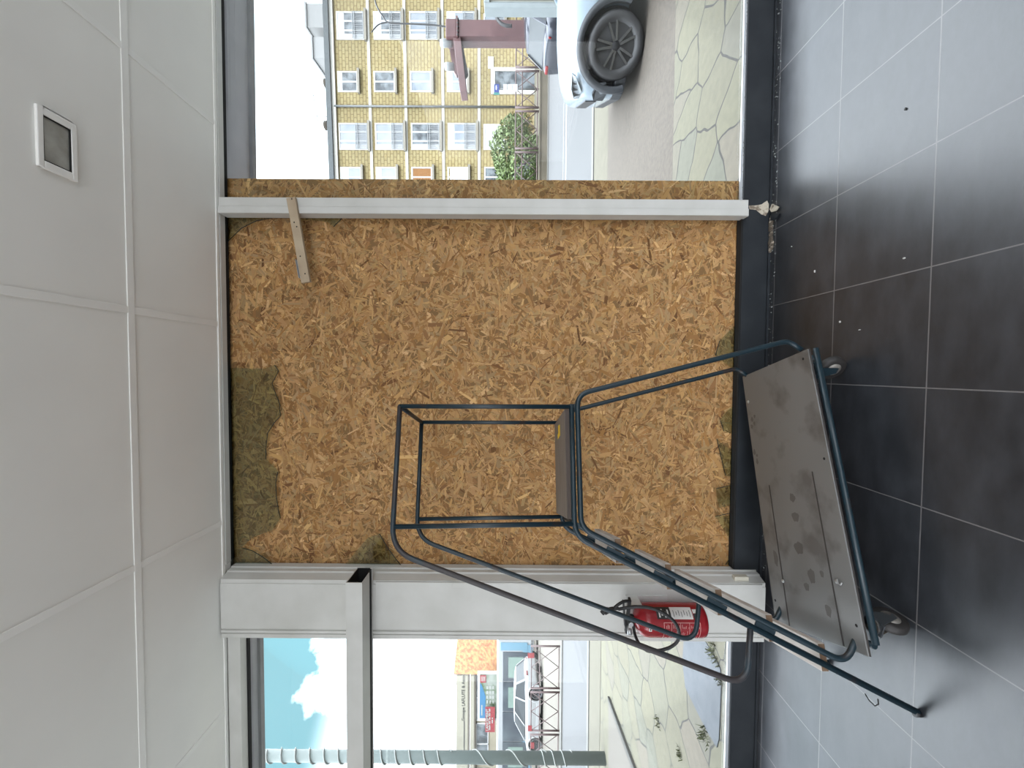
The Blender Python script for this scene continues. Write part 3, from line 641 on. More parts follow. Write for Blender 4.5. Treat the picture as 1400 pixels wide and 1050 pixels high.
# ------------------------------------------------------------------ low wall, railing and barrier
railm = mat('maroon_railing', srgb(128, 98, 96), .6)
lw_y = 20.6
o = MB().box((3, lw_y, G - .1), (42, lw_y + .35, .30)).box((3, lw_y - .04, .24), (42, lw_y + .39, .32)).build('low_wall', two_tone('mossy_stone', gsrgb(206, 190, 160), gsrgb(150, 138, 108), 1.3, .45, .68, .9), bevel=.01)
tag(o, 'long low beige stone wall under the maroon lattice railing across the road', 'garden wall')
def lattice(name, label, cat, a, b, z0, z1, nx, group, r=.03):
    """one railing panel: two uprights, three rails, crossed diagonals"""
    a, b = Vector(a), Vector(b); t = thing(name, label, cat, (a.x, a.y, z0), 0, group)
    Z = lambda p, z: (p.x, p.y, z)
    for p in (a, b):
        MB().tube([Z(p, z0), Z(p, z1 + .03)], r * 1.7, 8).build('upright', railm, t)
    zm = z0 + .08
    for z in (zm, z0 + (z1 - z0) * .72, z1):
        MB().tube([Z(a, z), Z(b, z)], r, 8).build('rail', railm, t)
    d = MB()
    for i in range(nx):
        p, q = a.lerp(b, i / nx), a.lerp(b, (i + 1) / nx)
        d.tube([Z(p, zm), Z(q, z1)], r * .7, 6); d.tube([Z(p, z1), Z(q, zm)], r * .7, 6)
    d.build('lattice', railm, t); return t
x = 3.6
plc = ['behind the white car nose', 'before the round green bush', 'beside the maroon post foot', 'below the notice boards', 'beside the grey house door']
# panel ends measured at py = 92/97, 147/152, 203/208
def bx(py, Y): return at(700, py, Y).x
ends = [(-75, -22), (-16, 36), (42, 92), (97, 147), (152, 203), (208, 260), (265, 318)]
rl = ['maroon lattice railing panel on the low wall, hidden by the white car', 'maroon lattice railing panel on the low wall behind the grey moving car', 'maroon lattice railing panel on the low wall under the maroon post', 'maroon lattice railing panel on the low wall before the house door', 'maroon lattice railing panel on the low wall between door and green bush', 'maroon lattice railing panel on the low wall before the parked pale car', 'maroon lattice railing panel on the low wall farthest behind the board']
for (p0, p1), lb in zip(ends, rl):
    if p0 < -20 or p0 > 260: continue
    lattice('railing_panel', lb, 'railing', (bx(p0, lw_y + .15), lw_y + .15, 0), (bx(p1, lw_y + .15), lw_y + .15, 0), .32, 1.50, 2, 'railing panels on the low wall')
by = 13.3
bends = [(830, 877.5), (883, 940.5), (946, 998.5), (1004, 1058), (1064, 1118)]
bl = ['maroon lattice street barrier mostly behind the white pillar', 'maroon lattice street barrier with the red plate, next to the pillar', 'maroon lattice street barrier before the white car bonnet', 'maroon lattice street barrier behind the round green pole', 'maroon lattice street barrier beyond the round green pole']
for (p0, p1), lb in list(zip(bends, bl))[1:4]:
    lattice('street_barrier', lb, 'barrier', (bx(p0, by), by, 0), (bx(p1, by), by, 0), G, .86, 2, 'street barriers along the far pavement', .017)
slab('kerb_far', [(-40, 12.4), (-4, 12.9), (2, 20.3), (45, 20.3), (45, 20.6), (1.6, 20.6), (-4.3, 13.2), (-40, 12.7)], G - .02, G + .05, kerb_m)
slab('pavement_far', [(-40, 12.7), (-4.3, 13.2), (1.6, 20.6), (3, 20.6), (3, 29), (-40, 29)], G - .02, G + .04, two_tone('far_pavement', gsrgb(200, 190, 170), gsrgb(184, 172, 150), 2, .35, .7, .9))
slab('garden_ground', [(3, 20.9), (45, 20.9), (45, 29.4), (3, 29.4)], G - .02, G + .3, two_tone('garden_soil', gsrgb(190, 178, 150), gsrgb(150, 150, 100), 1, .4, .7, .9))
redp = mat('red_plate', srgb(205, 60, 66), .5)
for px, py, hw, hh, lb in ((726, 896, .09, .11, 'small red plate on the barrier panel next to the white pillar'), (724.5, 995.5, .10, .07, 'small red plate on the barrier posts before the white car bonnet'), (728, 1019, .11, .06, 'small red plate on the barrier panel next to the round pole')):
    q = at(px, py, by - .03); tag(MB().box((q.x - hw, by - .040, q.z - hh), (q.x + hw, by - .031, q.z + hh)).build('red_plate', redp, bevel=.01), lb, 'plate', 'red plates on the street barriers')

# ------------------------------------------------------------------ yellow brick apartment building
FP = Vector((14.0, 30.6, 0)); fd = Vector((1, -.067, 0)).normalized()
bl_ = thing('apartment_building', 'yellow brick apartment building with white floor bands across the road', 'building', (FP.x, FP.y, 0), math.atan2(fd.y, fd.x))
biv = WM[bl_].inverted()
def fb(px, py): q = biv @ atp(px, py, FP, fd); return q.x, q.z      # facade coordinates (s, z)
brick = brick_mat('yellow_brick', srgb(250, 230, 164), srgb(240, 216, 148), srgb(186, 158, 100), .46, .24, .028)
bandm = mat('white_band', (.34, .33, .30, 1), .8, var=.04, scale=.5)
zroof = fb(457, 120)[1]
s_l, s_r = -2.0, 24.0
MB().box((s_l, 0, -1), (s_r, 9, zroof)).build('wall', brick, bl_, True)
for px in (505.5, 554.5, 605.5, 655):
    z = fb(px, 120)[1]; MB().box((s_l, -.04, z - .10), (s_r, .02, z + .10)).build('floor_band', bandm, bl_, True)
MB().box((s_l - .1, -.14, zroof - .12), (s_r + .1, 9.1, zroof + .16)).build('cornice', bandm, bl_, True)
MB().box((s_l - .2, -.28, zroof + .16), (s_r + .2, 9.2, zroof + .52)).build('roof_edge', mat('zinc_roof', srgb(120, 128, 130), .5, .3), bl_, True)
wfr = mat('white_window_frame', (.36, .36, .355, 1), .6, var=.03); pane_m = two_tone('window_pane', srgb(190, 206, 222), srgb(240, 246, 252), .8, .35, .65, .2, spec=.5); dark_pane = two_tone('dark_pane', srgb(92, 100, 106), srgb(190, 200, 206), 1.6, .4, .6, .2, spec=.5)
curtain = mat('net_curtain', (.33, .34, .345, 1), .8, var=.06, scale=3); ledge_m = mat('stone_ledge', srgb(214, 206, 188), .8)
bar_m = mat('white_bar', srgb(224, 228, 230), .5)
def window(x0, x1, y0, y1, kind):
    sa, z1 = fb(x0, y1); sb, z0 = fb(x1, y0)
    w = MB(); t = .10
    w.box((sa, -.03, z0), (sa + t, .05, z1)).box((sb - t, -.03, z0), (sb, .05, z1)).box((sa + t, -.03, z1 - t), (sb - t, .05, z1)).box((sa + t, -.03, z0), (sb - t, .05, z0 + t))
    nb = 3 if kind == 'wide' else 2
    for i in range(1, nb):
        s = sa + (sb - sa) * i / nb; w.box((s - .05, -.02, z0 + t), (s + .05, .04, z1 - t))
    f = w.build('window', wfr, bl_, True)
    if kind == 'orange': pm = MATS.get('orange_shutter') or mat('orange_shutter', srgb(216, 140, 40), .6)
    elif kind == 'shutter': pm = curtain
    else: pm = dark_pane if kind == 'dark' or rnd.random() < .35 else pane_m
    if kind in ('orange', 'shutter'):
        sh = MB(); kz = int((z1 - z0 - 2 * t) / .09)
        for i in range(kz):
            z = z0 + t + i * .09; sh.box((sa + t, -.01, z), (sb - t, .015, z + .078))
        sh.build('roller_shutter', pm, f, True)
    else:
        MB().box((sa + t, -.004, z0 + t), (sb - t, .004, z1 - t)).build('pane', pm, f, True)
        if rnd.random() < .6: MB().box((sa + t, -.012, z1 - t - (z1 - z0) * rnd.uniform(.15, .35)), (sb - t, -.006, z1 - t)).build('roller_shutter', curtain, f, True)
        if kind == 'wide':
            MB().box((sa + t, -.010, z0 + t), (sa + t + (sb - sa) * .16, -.005, z1 - t)).build('curtain', curtain, f, True)
    MB().box((sa - .12, -.20, z0 - .16), (sb + .12, .02, z0)).build('window_ledge', ledge_m, f, True)
    if kind == 'wide':
        g = MB(); zt = z0 + (z1 - z0) * .42
        for z in (zt, zt - .14, z0 + .08): g.box((sa + .04, -.12, z - .022), (sb - .04, -.08, z + .022))
        k = 14
        for i in range(k + 1):
            s = sa + .05 + (sb - sa - .1) * i / k; g.box((s - .014, -.11, z0 + .08), (s + .014, -.09, zt))
        g.build('balcony_rail', bar_m, f, True)
rnd = random.Random(4)
for x0, x1 in ((460.5, 498), (511, 549), (560, 598.5), (611, 649)): window(x0, x1, 16, 54.5, 'wide')
for x0, x1 in ((462, 489), (511.5, 540), (561, 590), (611, 639)): window(x0, x1, 97.5, 126, 'small')
for x0, x1 in ((464, 503), (513.5, 552), (562.5, 601.5), (612.5, 651)): window(x0, x1, 168.5, 205, 'wide')
for (x0, x1), k in zip(((466, 494), (514.5, 542), (563, 591), (612, 640), (662, 690)), ('small', 'small', 'orange', 'shutter', 'dark')): window(x0, x1, 228.5, 256, k)
window(661, 690, 19, 54, 'wide'); window(661, 690, 170, 205, 'shutter')
for y0, y1 in ((-62, -26), (-140, -100)):
    for x0, x1 in ((459, 498), (510, 549), (559, 598)): window(x0, x1, y0, y1, 'wide')
# entrance door with white surround
sa, z1 = fb(671, 129); sb, z0 = fb(735, 93)
dd = MB(); dd.box((sa, -.08, z0), (sa + .25, .05, z1)).box((sb - .25, -.08, z0), (sb, .05, z1)).box((sa + .25, -.08, z1 - .3), (sb - .25, .05, z1))
dr_ = dd.build('door_surround', bandm, bl_, True)
MB().box((sa + .25, -.02, z0), (sb - .25, .03, z1 - .3)).build('door_leaf', dark_pane, dr_, True)
s, z = fb(672, 86); MB().box((s - .4, -.05, z - .15), (s + .4, .0, z + .25)).build('meter_box', bandm, bl_, True)
# drain pipe and downpipe
s, _ = fb(500, 146.5); MB().tube([(s, -.12, 0), (s, -.12, zroof)], .07, 10).build('downpipe', mat('grey_pipe', srgb(130, 134, 134), .5), bl_, True)
# chimneys, roof vents, antenna
for (x0, y0, y1) in ((411, -8, 25.5), (420, 39, 69)):
    s1, zt = fb(x0, y0); s0, _ = fb(x0, y1)
    MB().box((s0, .8, zroof), (s1, 3.6, zt)).box((s0 - .08, .72, zt), (s1 + .08, 3.68, zt + .12)).build('chimney', mat('white_render', srgb(236, 236, 234), .8, var=.03), bl_, True)
for py in (112, 170):
    s, z = fb(446, py); MB().lathe([(.18, zroof), (.18, z - .1), (.36, z - .1), (.30, z + .12), (.34, z + .16), (.2, z + .25)], (s, .2, 0), (0, 0, 1), 14).build('roof_vent', mat('vent_brown', srgb(140, 128, 112), .7), bl_, True)
s, z = fb(430, 153); an = MB().tube([(s, .6, zroof), (s, .6, z + .1)], .035, 8)
an.tube([(s - .7, .6, z), (s + 1.6, .6, z + .35)], .022, 6)
for i in range(7): an.tube([(s - .6 + i * .36, .35, z + .02 + i * .055), (s - .6 + i * .36, .85, z + .02 + i * .055)], .014, 5)
an.build('antenna', mat('antenna_metal', srgb(150, 150, 150), .4, .6), bl_, True)
# signs at the entrance
def sheet(name, px, Y, m, label, cat, group=None, t=.03):
    xs = [p[0] for p in px]; ys = [p[1] for p in px]
    a = at(max(xs), max(ys), Y); b = at(min(xs), min(ys), Y)
    return tag(MB().box((a.x, Y, a.z), (b.x, Y + t, b.z)).build(name, m, bevel=.008), label, cat, group), a, b
YN = lw_y - .02
post_m = mat('grey_post', srgb(150, 150, 150), .6)
bs = thing('blue_sign', 'blue sign board with green foot on a grey post behind the railing', 'sign', at(740, 121, 22.2))
a, b = at(682.5, 126, 22.2), at(675.5, 115, 22.2); MB().box((a.x, 22.2, a.z), (b.x, 22.24, b.z)).build('board', mat('sign_blue', srgb(48, 84, 190), .5), bs)
MB().box((a.x + .12, 22.19, a.z + .13), (b.x - .08, 22.2, a.z + .19)).build('white_bar', wfr, bs)
a2, b2 = at(675.2, 129, 22.18), at(683, 126.5, 22.18); MB().box((a2.x, 22.18, min(a2.z, b2.z)), (b2.x, 22.22, max(a2.z, b2.z))).build('green_strip', mat('sign_green', srgb(70, 180, 170), .5), bs)
MB().tube([((a.x + b.x) / 2, 22.26, 0.1), ((a.x + b.x) / 2, 22.26, b.z)], .03, 8).build('post', post_m, bs)
for x0, x1, lb in ((688.5, 693.5, 'white paper notice hung on the railing next to the blue sign'), (694.5, 700.5, 'white paper notice hung on the railing, middle of three'), (701.5, 707.5, 'white paper notice hung on the railing, lowest of three')):
    sheet('notice', ((x0, 115), (x1, 125)), lw_y - .02, wfr, lb, 'notice', 'white notices on the railing', .02)

# ------------------------------------------------------------------ maroon steel post with boom, cables
YP = 12.2
mar = two_tone('maroon_steel', srgb(150, 104, 104), srgb(132, 88, 90), 3, .4, .65, .5); bolt_m = mat('dark_bolt', srgb(60, 44, 44), .5)
p0 = at(700, 47, YP)
mp_ = thing('steel_post', 'maroon square steel post with a short boom and lamp tubes', 'post', (p0.x, YP, G))
zt = at(612, 47, YP).z
MB().box((p0.x - .235, YP - .22, G), (p0.x + .235, YP + .22, zt - .3)).build('column', mar, mp_, bevel=.01)
MB().box((p0.x - .28, YP - .27, zt - .33), (p0.x + .30, YP + .27, zt - .28)).build('flange', mar, mp_)
MB().box((p0.x - .25, YP - .24, zt - .28), (p0.x + .25, YP + .24, zt + .02)).build('head', mar, mp_, bevel=.02)
bo = MB()
for i in range(5): bo.lathe([(.03, 0), (.03, .06)], (p0.x - .22 + i * .11, YP - .25, zt - .36), (0, 0, 1), 6)
bo.build('bolt', bolt_m, mp_)
ba = [at(619, 45, YP - .2), at(629, 45, YP - .2), at(634, 90, YP - .2), at(638, 124.5, YP - .2), at(629, 125, YP - .2), at(624, 90, YP - .2)]
MB().prism(ba, (0, .42, 0)).build('boom', mar, mp_, bevel=.01)
bu = [at(613, 60, YP + .3), at(622, 58, YP + .3), at(628, 100, YP + .3), at(624, 103, YP + .3), at(620, 97, YP + .3)]
MB().prism(bu, (0, .12, 0)).build('brace', bolt_m if False else mar, mp_)
bu = [at(629.5, 62, YP), at(633, 62, YP), at(639.5, 98, YP), at(636, 104, YP)]
MB().prism(bu, (0, .16, 0)).build('lower_rib', bolt_m, mp_)
for (x0, x1, py) in ((602, 618, 59), (608, 621, 91)):
    a, b = at(x1, py, YP), at(x0, py, YP); MB().lathe([(.10, 0), (.11, (b - a).length * .7), (.09, (b - a).length)], a, b - a, 16).build('lamp_tube', mat('lamp_grey', srgb(196, 200, 200), .4), mp_)
for pts, r, lb in (([(613, 37), (590, 34), (560, 32.5), (532, 31), (523, 22), (515, 8), (512, -6), (509, -40)], .022, 'black overhead cable from the maroon post up past the brick building'), ([(531, 30.5), (524, 31.5), (517, 34), (511, 40), (508, 44)], .016, 'thin black cable branching from the overhead cable to a window')):
    tag(MB().tube(smooth([at(x, y, YP) for x, y in pts]), r, 8).build('overhead_cable', black), lb, 'cable')
tag(MB().tube(smooth([at(x, y, 11.6) for x, y in ((675, 10), (677, 18), (680, 26), (685, 32), (692, 35), (700, 35.5))]), .045, 10).build('black_hose', black), 'thick curved black hose between the pale panel and maroon post', 'hose')

# pale display panel nearer than the post
YD = 8.6
dpn = thing('display_panel', 'pale grey framed panel beside the maroon post, cut by the picture edge', 'display panel', (at(700, 0, YD).x, YD, G))
frame_c = mat('pale_frame', srgb(208, 220, 222), .5, var=.05); inner_c = mat('pale_panel', srgb(224, 222, 206), .6, var=.05)
xe, xf = at(690, 17, YD).x, at(690, -60, YD).x; zt = at(662.5, 8, YD).z
dm = MB(); dm.box((xe, YD - .12, G), (xe + .10, YD + .12, zt)).box((xf - .10, YD - .12, G), (xf, YD + .12, zt)).box((xe + .1, YD - .12, zt - .11), (xf - .1, YD + .12, zt)).box((xe + .1, YD - .12, G), (xf - .1, YD + .12, G + .25))
dm.build('frame', frame_c, dpn, bevel=.01)
MB().box((xe + .1, YD - .06, G + .25), (xf - .1, YD + .06, zt - .11)).build('panel', inner_c, dpn)
for i, wv in enumerate((.012, .02, .010)):
    s = xe + .14 + i * .055; MB().box((s, YD - .075, G + .28), (s + wv, YD - .06, zt - .14)).build('groove', frame_c if i < 2 else bolt_m, dpn)

# ------------------------------------------------------------------ vehicles
def ellip_ring(c, r, k=24): return [(c[0] + r * math.cos(2 * PI * i / k), c[1] + r * math.sin(2 * PI * i / k)) for i in range(k)]
def car(name, label, cat, loc, heading, body_m, L=4.3, Wd=1.78, H=1.5, wr=.33, hood=.95, clad=None, glass_m=None, rake=1, detail=False, tail=True, group=None, fo=.88, g=(-1.02, -1.85)):
    """local axes: x forward (front at 0, rear at -L), y to the car's left, z up; loc = front centre on the ground"""
    t = thing(name, label, cat, loc, heading, group)
    clad = clad or black; glass_m = glass_m or MATS.get('car_glass') or mat('car_glass', srgb(92, 100, 104), .35, spec=.25)
    w = Wd / 2; ro = .85; xf, xr = -fo, -L + ro; sill = .26
    # stations: x, z_low, z_mid(widest), z_top(shoulder), half widths low/mid/top
    st = [(0.0, .34, .58, .70, .62, .66, .58), (-.06, .24, .60, .80, .74, .80, .72), (-.22, .21, .62, hood - .13, .82, w - .03, w - .12), (-.55, .20, .62, hood - .05, w - .04, w, w - .09), (-1.30, .20, .62, hood + .03, w - .03, w, w - .06), (-2.2, .20, .62, hood + .03, w - .03, w, w - .05), (-3.2, .20, .64, hood + .05, w - .03, w, w - .05), (-L + .45, .22, .66, hood + .06, w - .05, w - .01, w - .08), (-L + .08, .28, .68, hood + .02, w - .16, w - .12, w - .18), (-L, .38, .70, hood - .08, w - .26, w - .22, w - .28)]
    st = [((x * fo / .88 if x > -.88 else x + (.88 - fo)),) + tuple(q) for (x, *q) in st]
    m = MB(); ring = []
    for (x, zl, zm, zt, wl, wm, wt) in st:
        ring.append([(x, wl * .9, zl), (x, wl, zl + .06), (x, wm, zm), (x, wm, zm + (zt - zm) * .6), (x, wt, zt), (x, wt * .55, zt + .035), (x, 0, zt + .045), (x, -wt * .55, zt + .035), (x, -wt, zt), (x, -wm, zm + (zt - zm) * .6), (x, -wm, zm), (x, -wl, zl + .06), (x, -wl * .9, zl)])
    k = len(ring[0]); vs = [p for r in ring for p in r]
    fs = [(i * k + j, i * k + (j + 1) % k, (i + 1) * k + (j + 1) % k, (i + 1) * k + j) for i in range(len(ring) - 1) for j in range(k)]
    fs += [list(range(k))[::-1], [(len(ring) - 1) * k + j for j in range(k)]]
    m.add(vs, fs, True)
    body = m.build('body', body_m, t, True)
    ss = body.modifiers.new('s', 'SUBSURF'); ss.levels = 2; ss.render_levels = 2
    cut = MB()
    for x in (xf, xr):
        cut.lathe([(wr + .07, -Wd), (wr + .07, Wd)], (x, 0, wr), (0, 1, 0), 32, False)
    co = cut.build('cut_tmp', black, t, True)
    bo_ = body.modifiers.new('b', 'BOOLEAN'); bo_.object = co; bo_.operation = 'DIFFERENCE'; bo_.solver = 'EXACT'
    dg = bpy.context.evaluated_depsgraph_get(); me = bpy.data.meshes.new_from_object(body.evaluated_get(dg)); body.modifiers.clear(); body.data = me
    me.materials.clear(); me.materials.append(body_m)
    for p in me.polygons: p.use_smooth = True; p.material_index = 0
    bpy.data.objects.remove(co)
    for p in me.polygons:                       # wheel wells stay flat
        c = p.center
        if any(abs(math.hypot(c.x - x, c.z - wr) - (wr + .07)) < .02 for x in (xf, xr)): p.use_smooth = False
    # cabin
    zb = hood + .03; cw, rw = w - .07, w - .22
    xs = [g[0], g[1], -3.1, -L + .62 if L > 4 else -L + .5, -L + .25]
    g0, g1, g2, g3 = xs[0], xs[1], xs[2] - (L - 4.3) * .5, -L + .22
    cab = MB(); lo = [(g0, cw - .02), (g1, cw), (g2, cw), (g3, cw - .1)]; hi = [(g1 - .05, rw, H - .03), ((g1 + g2) / 2, rw + .02, H), (g2 - .1, rw, H - .02), (g3 - .38 + .1, rw - .05, H - .08)]
    hi[3] = (g3 + .32, rw - .05, H - .08)
    v = [(x, y, zb) for x, y in lo] + [(x, -y, zb) for x, y in lo] + [(x, y, z) for x, y, z in hi] + [(x, -y, z) for x, y, z in hi]
    cab.add(v, [(0, 1, 9, 8), (1, 2, 10, 9), (2, 3, 11, 10), (4, 12, 13, 5), (5, 13, 14, 6), (6, 14, 15, 7), (0, 8, 12, 4), (3, 7, 15, 11)])
    cab.build('windows', glass_m, t, True)
    rf = MB(); rf.add([(x, y, z) for x, y, z in hi] + [(x, -y, z) for x, y, z in hi] + [(x, y * .9, z + .045) for x, y, z in hi] + [(x, -y * .9, z + .045) for x, y, z in hi], [(8, 9, 13, 12), (9, 10, 14, 13), (10, 11, 15, 14), (0, 1, 9, 8), (1, 2, 10, 9), (2, 3, 11, 10), (4, 12, 13, 5), (5, 13, 14, 6), (6, 14, 15, 7), (0, 8, 12, 4), (3, 7, 15, 11)], True)
    rf.build('roof', body_m, t, True)
    pil = MB()
    for s in (1, -1):
        for i in (0, 1, 2, 3):
            a = Vector((lo[i][0], s * lo[i][1], zb)); b = Vector((hi[i][0], s * hi[i][1], hi[i][2])); d = Vector((.045, 0, 0)); o_ = Vector((0, s * .012, 0))
            pil.hexa([a - d - o_, a + d - o_, a + d + o_, a - d + o_, b - d - o_, b + d - o_, b + d + o_, b - d + o_])
    pil.build('pillar', body_m, t, True)
    # wheels, arches
    for x, nm in ((xf, 'front'), (xr, 'rear')):
        for s in (1, -1):
            wl = MB().lathe([(wr * .62, -.10), (wr * .93, -.105), (wr, -.07), (wr, .07), (wr * .93, .105), (wr * .70, .10), (wr * .66, .06)], (x, s * (w - .11), wr), (0, s, 0), 40).build('wheel', black, t, True)
            rimm = MATS.get('rim_dark') or mat('rim_dark', (.02, .02, .022, 1), .3, .6)
            rm = MB().lathe([(wr * .66, .03), (wr * .69, .085), (wr * .72, .095), (wr * .72, .03)], (x, s * (w - .11), wr), (0, s, 0), 40)
            rm.lathe([(0.001, .02), (wr * .66, .02), (wr * .66, .028), (.001, .028)], (x, s * (w - .11), wr), (0, s, 0), 30)
            rm.lathe([(wr * .16, .03), (wr * .16, .075), (wr * .10, .085), (.001, .085)], (x, s * (w - .11), wr), (0, s, 0), 20)
            rim = rm.build('rim', rimm, wl, True)
            sp = MB(); yy = s * (w - .11)
            for i in range(5):
                a = 2 * PI * i / 5 + .35; u = Vector((math.cos(a), 0, math.sin(a))); q = Vector((-math.sin(a), 0, math.cos(a)))
                for off in (-.035, .035):
                    c0 = Vector((x, yy + s * .075, wr)) + u * .05 + q * off * .4; c1 = Vector((x, yy + s * .085, wr)) + u * wr * .69 + q * off * 1.5
                    dq = q * .016; dy = Vector((0, s * .012, 0))
                    sp.hexa([c0 - dq - dy, c0 + dq - dy, c0 + dq + dy, c0 - dq + dy, c1 - dq * .8 - dy, c1 + dq * .8 - dy, c1 + dq * .8 + dy, c1 - dq * .8 + dy])
            sp.build('spoke', MATS.get('spoke_dark') or mat('spoke_dark', (.13, .13, .14, 1), .18, .9), rim, True)
            if detail or True:
                ar = MB(); r0, r1 = wr + .065, wr + .145; kk = 26; v = []
                for i in range(kk + 1):
                    a = math.radians(-18 + 216 * i / kk)
                    for r, y in ((r0, w - .10), (r0, w + .012), (r1, w + .008), (r1, w - .05)):
                        v.append((x + r * math.cos(a), s * y, wr + r * math.sin(a)))
                ar.add(v, [(4 * i + j, 4 * i + (j + 1) % 4, 4 * i + 4 + (j + 1) % 4, 4 * i + 4 + j) for i in range(kk) for j in range(4)], True)
                ar.build('arch_trim', clad, t, True)
    wb = MB().box((xr - wr - .05, -w + .2, .2), (xf + wr + .05, w - .2, .75)); wb.build('underbody', MATS['dark_recess'], t, True)
    sk = MB()
    for s in (1, -1): sk.box((xr + wr + .07, min(s * (w - .05), s * (w + .008)), .2), (xf - wr - .07, max(s * (w - .05), s * (w + .008)), .36))
    sk.build('sill_trim', clad, t, True, bevel=.01)
    q = fo / .88; ol = [(-.015, .60), (-.09, .745), (-.26, .865), (-.42, w - .035), (-.46, w - .035)]
    bp = MB(); bp.prism([(x * q, y, .18) for x, y in ol] + [(x * q, -y, .18) for x, y in ol[::-1]], (0, 0, .15)); bp.build('lower_bumper', clad, t, True, bevel=.015)
    MB().box((-.04, -.5, .5), (.006, .5, .66)).build('grille', black, t, True)
    if tail:
        for s in (1, -1):
            MB().box((-L - .005, s * (w - .42) - .10, .80), (-L + .16, s * (w - .30) + .06, .88)).build('tail_light', MATS.get('tail_red') or mat('tail_red', srgb(200, 30, 36), .3), t, True, bevel=.02)
    return t, dict(w=w, fo=fo, wr=wr, L=L, xf=xf, hood=hood)

# white SUV, front-left side towards the window
wc = at(840.5, 62, 5.37)
hd_ = Vector((-.883, .469, 0)).normalized(); lf = Vector((-hd_.y, hd_.x, 0))
ang_ = math.atan2(hd_.y, hd_.x)
wr_ = .37
FO = .56
fc = wc + hd_ * FO - lf * (1.82 / 2 - .0)
suv_white = mat('white_car_paint', (.20, .245, .285, 1), .14, var=.02, spec=.6)
cladm = mat('grey_cladding', srgb(70, 76, 84), .55)
suv, sp_ = car('suv', 'white suv with grey wheel arches parked on the pavement outside', 'car', (fc.x, fc.y, G + .01), ang_, suv_white, 4.4, 1.82, 1.66, wr_, 1.0, cladm, fo=FO, g=(-1.40, -2.15))
# head lamp, fog vent, marker, door line
def onbody(x, z, y=None): return (x, (sp_['w'] + .004) if y is None else y, z)
fx = lambda P, dz=0: [(x * FO / .88, y, z + dz) for x, y, z in P]
hl = MB(); hl.prism(fx([(-.07, .62, .70), (-.16, .80, .70), (-.40, .895, .80), (-.46, .885, .86), (-.20, .78, .84), (-.06, .60, .78)], .07), (.03, .05, 0)); hl = hl.build('head_light', mat('lamp_lens', srgb(190, 200, 208), .08, spec=.8), suv, True, bevel=.006)
for i in range(3):
    MB().obox(((-.10 - .09 * i) * FO / .88, .745 + .05 * i, .825 + .015 * i), (.012, .02, .045), (.03, .04, 0), (0, 0, .004)).build('lamp_reflector', black, hl, True)
fv = MB(); fv.prism(fx([(-.03, .66, .44), (-.13, .80, .42), (-.30, .865, .45), (-.26, .86, .58), (-.12, .80, .62), (-.03, .68, .58)]), (.035, .035, 0)); fv = fv.build('fog_vent', cladm, suv, True, bevel=.006)
MB().lathe([(.03, 0), (.03, .02)], (-.13 * FO / .88, .845, .50), (.6, .8, 0), 14).build('fog_lamp', MATS['lamp_lens'], fv, True)
MB().obox((-1.18, sp_['w'] - .02, .90), (.05, 0, 0), (0, .004, 0), (0, 0, .022)).build('wing_badge', MATS['lamp_lens'], suv, True)
MB().tube([(-1.40, sp_['w'] - .012, .42), (-1.36, sp_['w'] + .001, .66), (-1.42, sp_['w'] - .028, .93), (-1.47, sp_['w'] - .06, 1.02)], .006, 6).build('door_gap', black, suv, True)
MB().obox((-1.74, sp_['w'] + .002, .62), (.28, 0, 0), (0, .003, 0), (.05, 0, .10)).build('door_dark_slab', cladm, suv, True)  # dark slab laid on the side of the door
MB().obox((-1.85, sp_['w'] + .10, 1.12), (.06, .0, 0), (0, .10, 0), (0, 0, .07)).build('mirror', suv_white, suv, True, bevel=.02)

# grey car passing on the road
gc = at(735, 84, 10.8)
car('passing_car', 'dark grey car with red tail light passing behind the white suv', 'car', (gc.x + 4.15, 10.9, G), 0.05, mat('grey_car_paint', srgb(96, 102, 116), .2, .3, var=.03), 4.1, 1.72, 1.42, .31, .92)
# parked cars
car('parked_car', 'pale car parked behind the railing beside the green bush', 'car', (at(700, 206, 26.6).x, 26.6, G + .3), 0.1, mat('silver_paint', srgb(214, 220, 226), .25, .2, var=.02), 4.1, 1.72, 1.45, .31, .92)
f_ = at(730, 1018, 21.0)
car('white_car', 'white hatchback parked behind the street barriers before the bus', 'car', (f_.x, 21.0, G + .04), PI - .03, mat('plain_white_paint', srgb(236, 238, 238), .25, var=.02), 4.5, 1.76, 1.47, .33, .90, clad=MATS['plain_white_paint'])
# minibus with long dark windows
bz0, bz1 = G + .04, at(679, 960, 24).z
xr_, xl_ = at(700, 877, 24).x, at(700, 1100, 24).x
mb_ = thing('minibus', 'white and pale blue minibus with long dark windows before the office', 'bus', ((xl_ + xr_) / 2, 24.9, bz0))
busw = mat('bus_white', srgb(236, 240, 242), .3, var=.03); busb = mat('bus_blue', srgb(150, 205, 232), .35, var=.04)
MB().box((xl_, 24.0, bz0 + .35), (xr_, 26.1, bz1)).build('body', busw, mb_, bevel=.12, bseg=4)
MB().box((xl_ + .1, 23.97, bz0 + .36), (xr_ - .2, 24.0, bz0 + .95)).build('lower_panel', busb, mb_)
zb0, zb1 = at(723, 960, 24).z, at(687, 960, 24).z
tint = two_tone('tinted_bus_glass', srgb(84, 96, 108), srgb(120, 134, 142), .9, .4, .62, .12, spec=.8)
L_ = xr_ - xl_; 
for i in range(5):
    a = xl_ + .3 + i * (L_ - .9) / 5; b = a + (L_ - .9) / 5 - .05
    wn_ = MB().box((a, 23.96, zb0), (b, 24.0, zb1)).build('side_window', tint, mb_, bevel=.02)
    if i in (1, 3, 4): MB().box((a + .25, 23.945, zb0 + .35), (b - .3, 23.96, zb1 - .35)).build('seat_gap', mat('pale_green_view', srgb(176, 206, 192), .5), wn_)
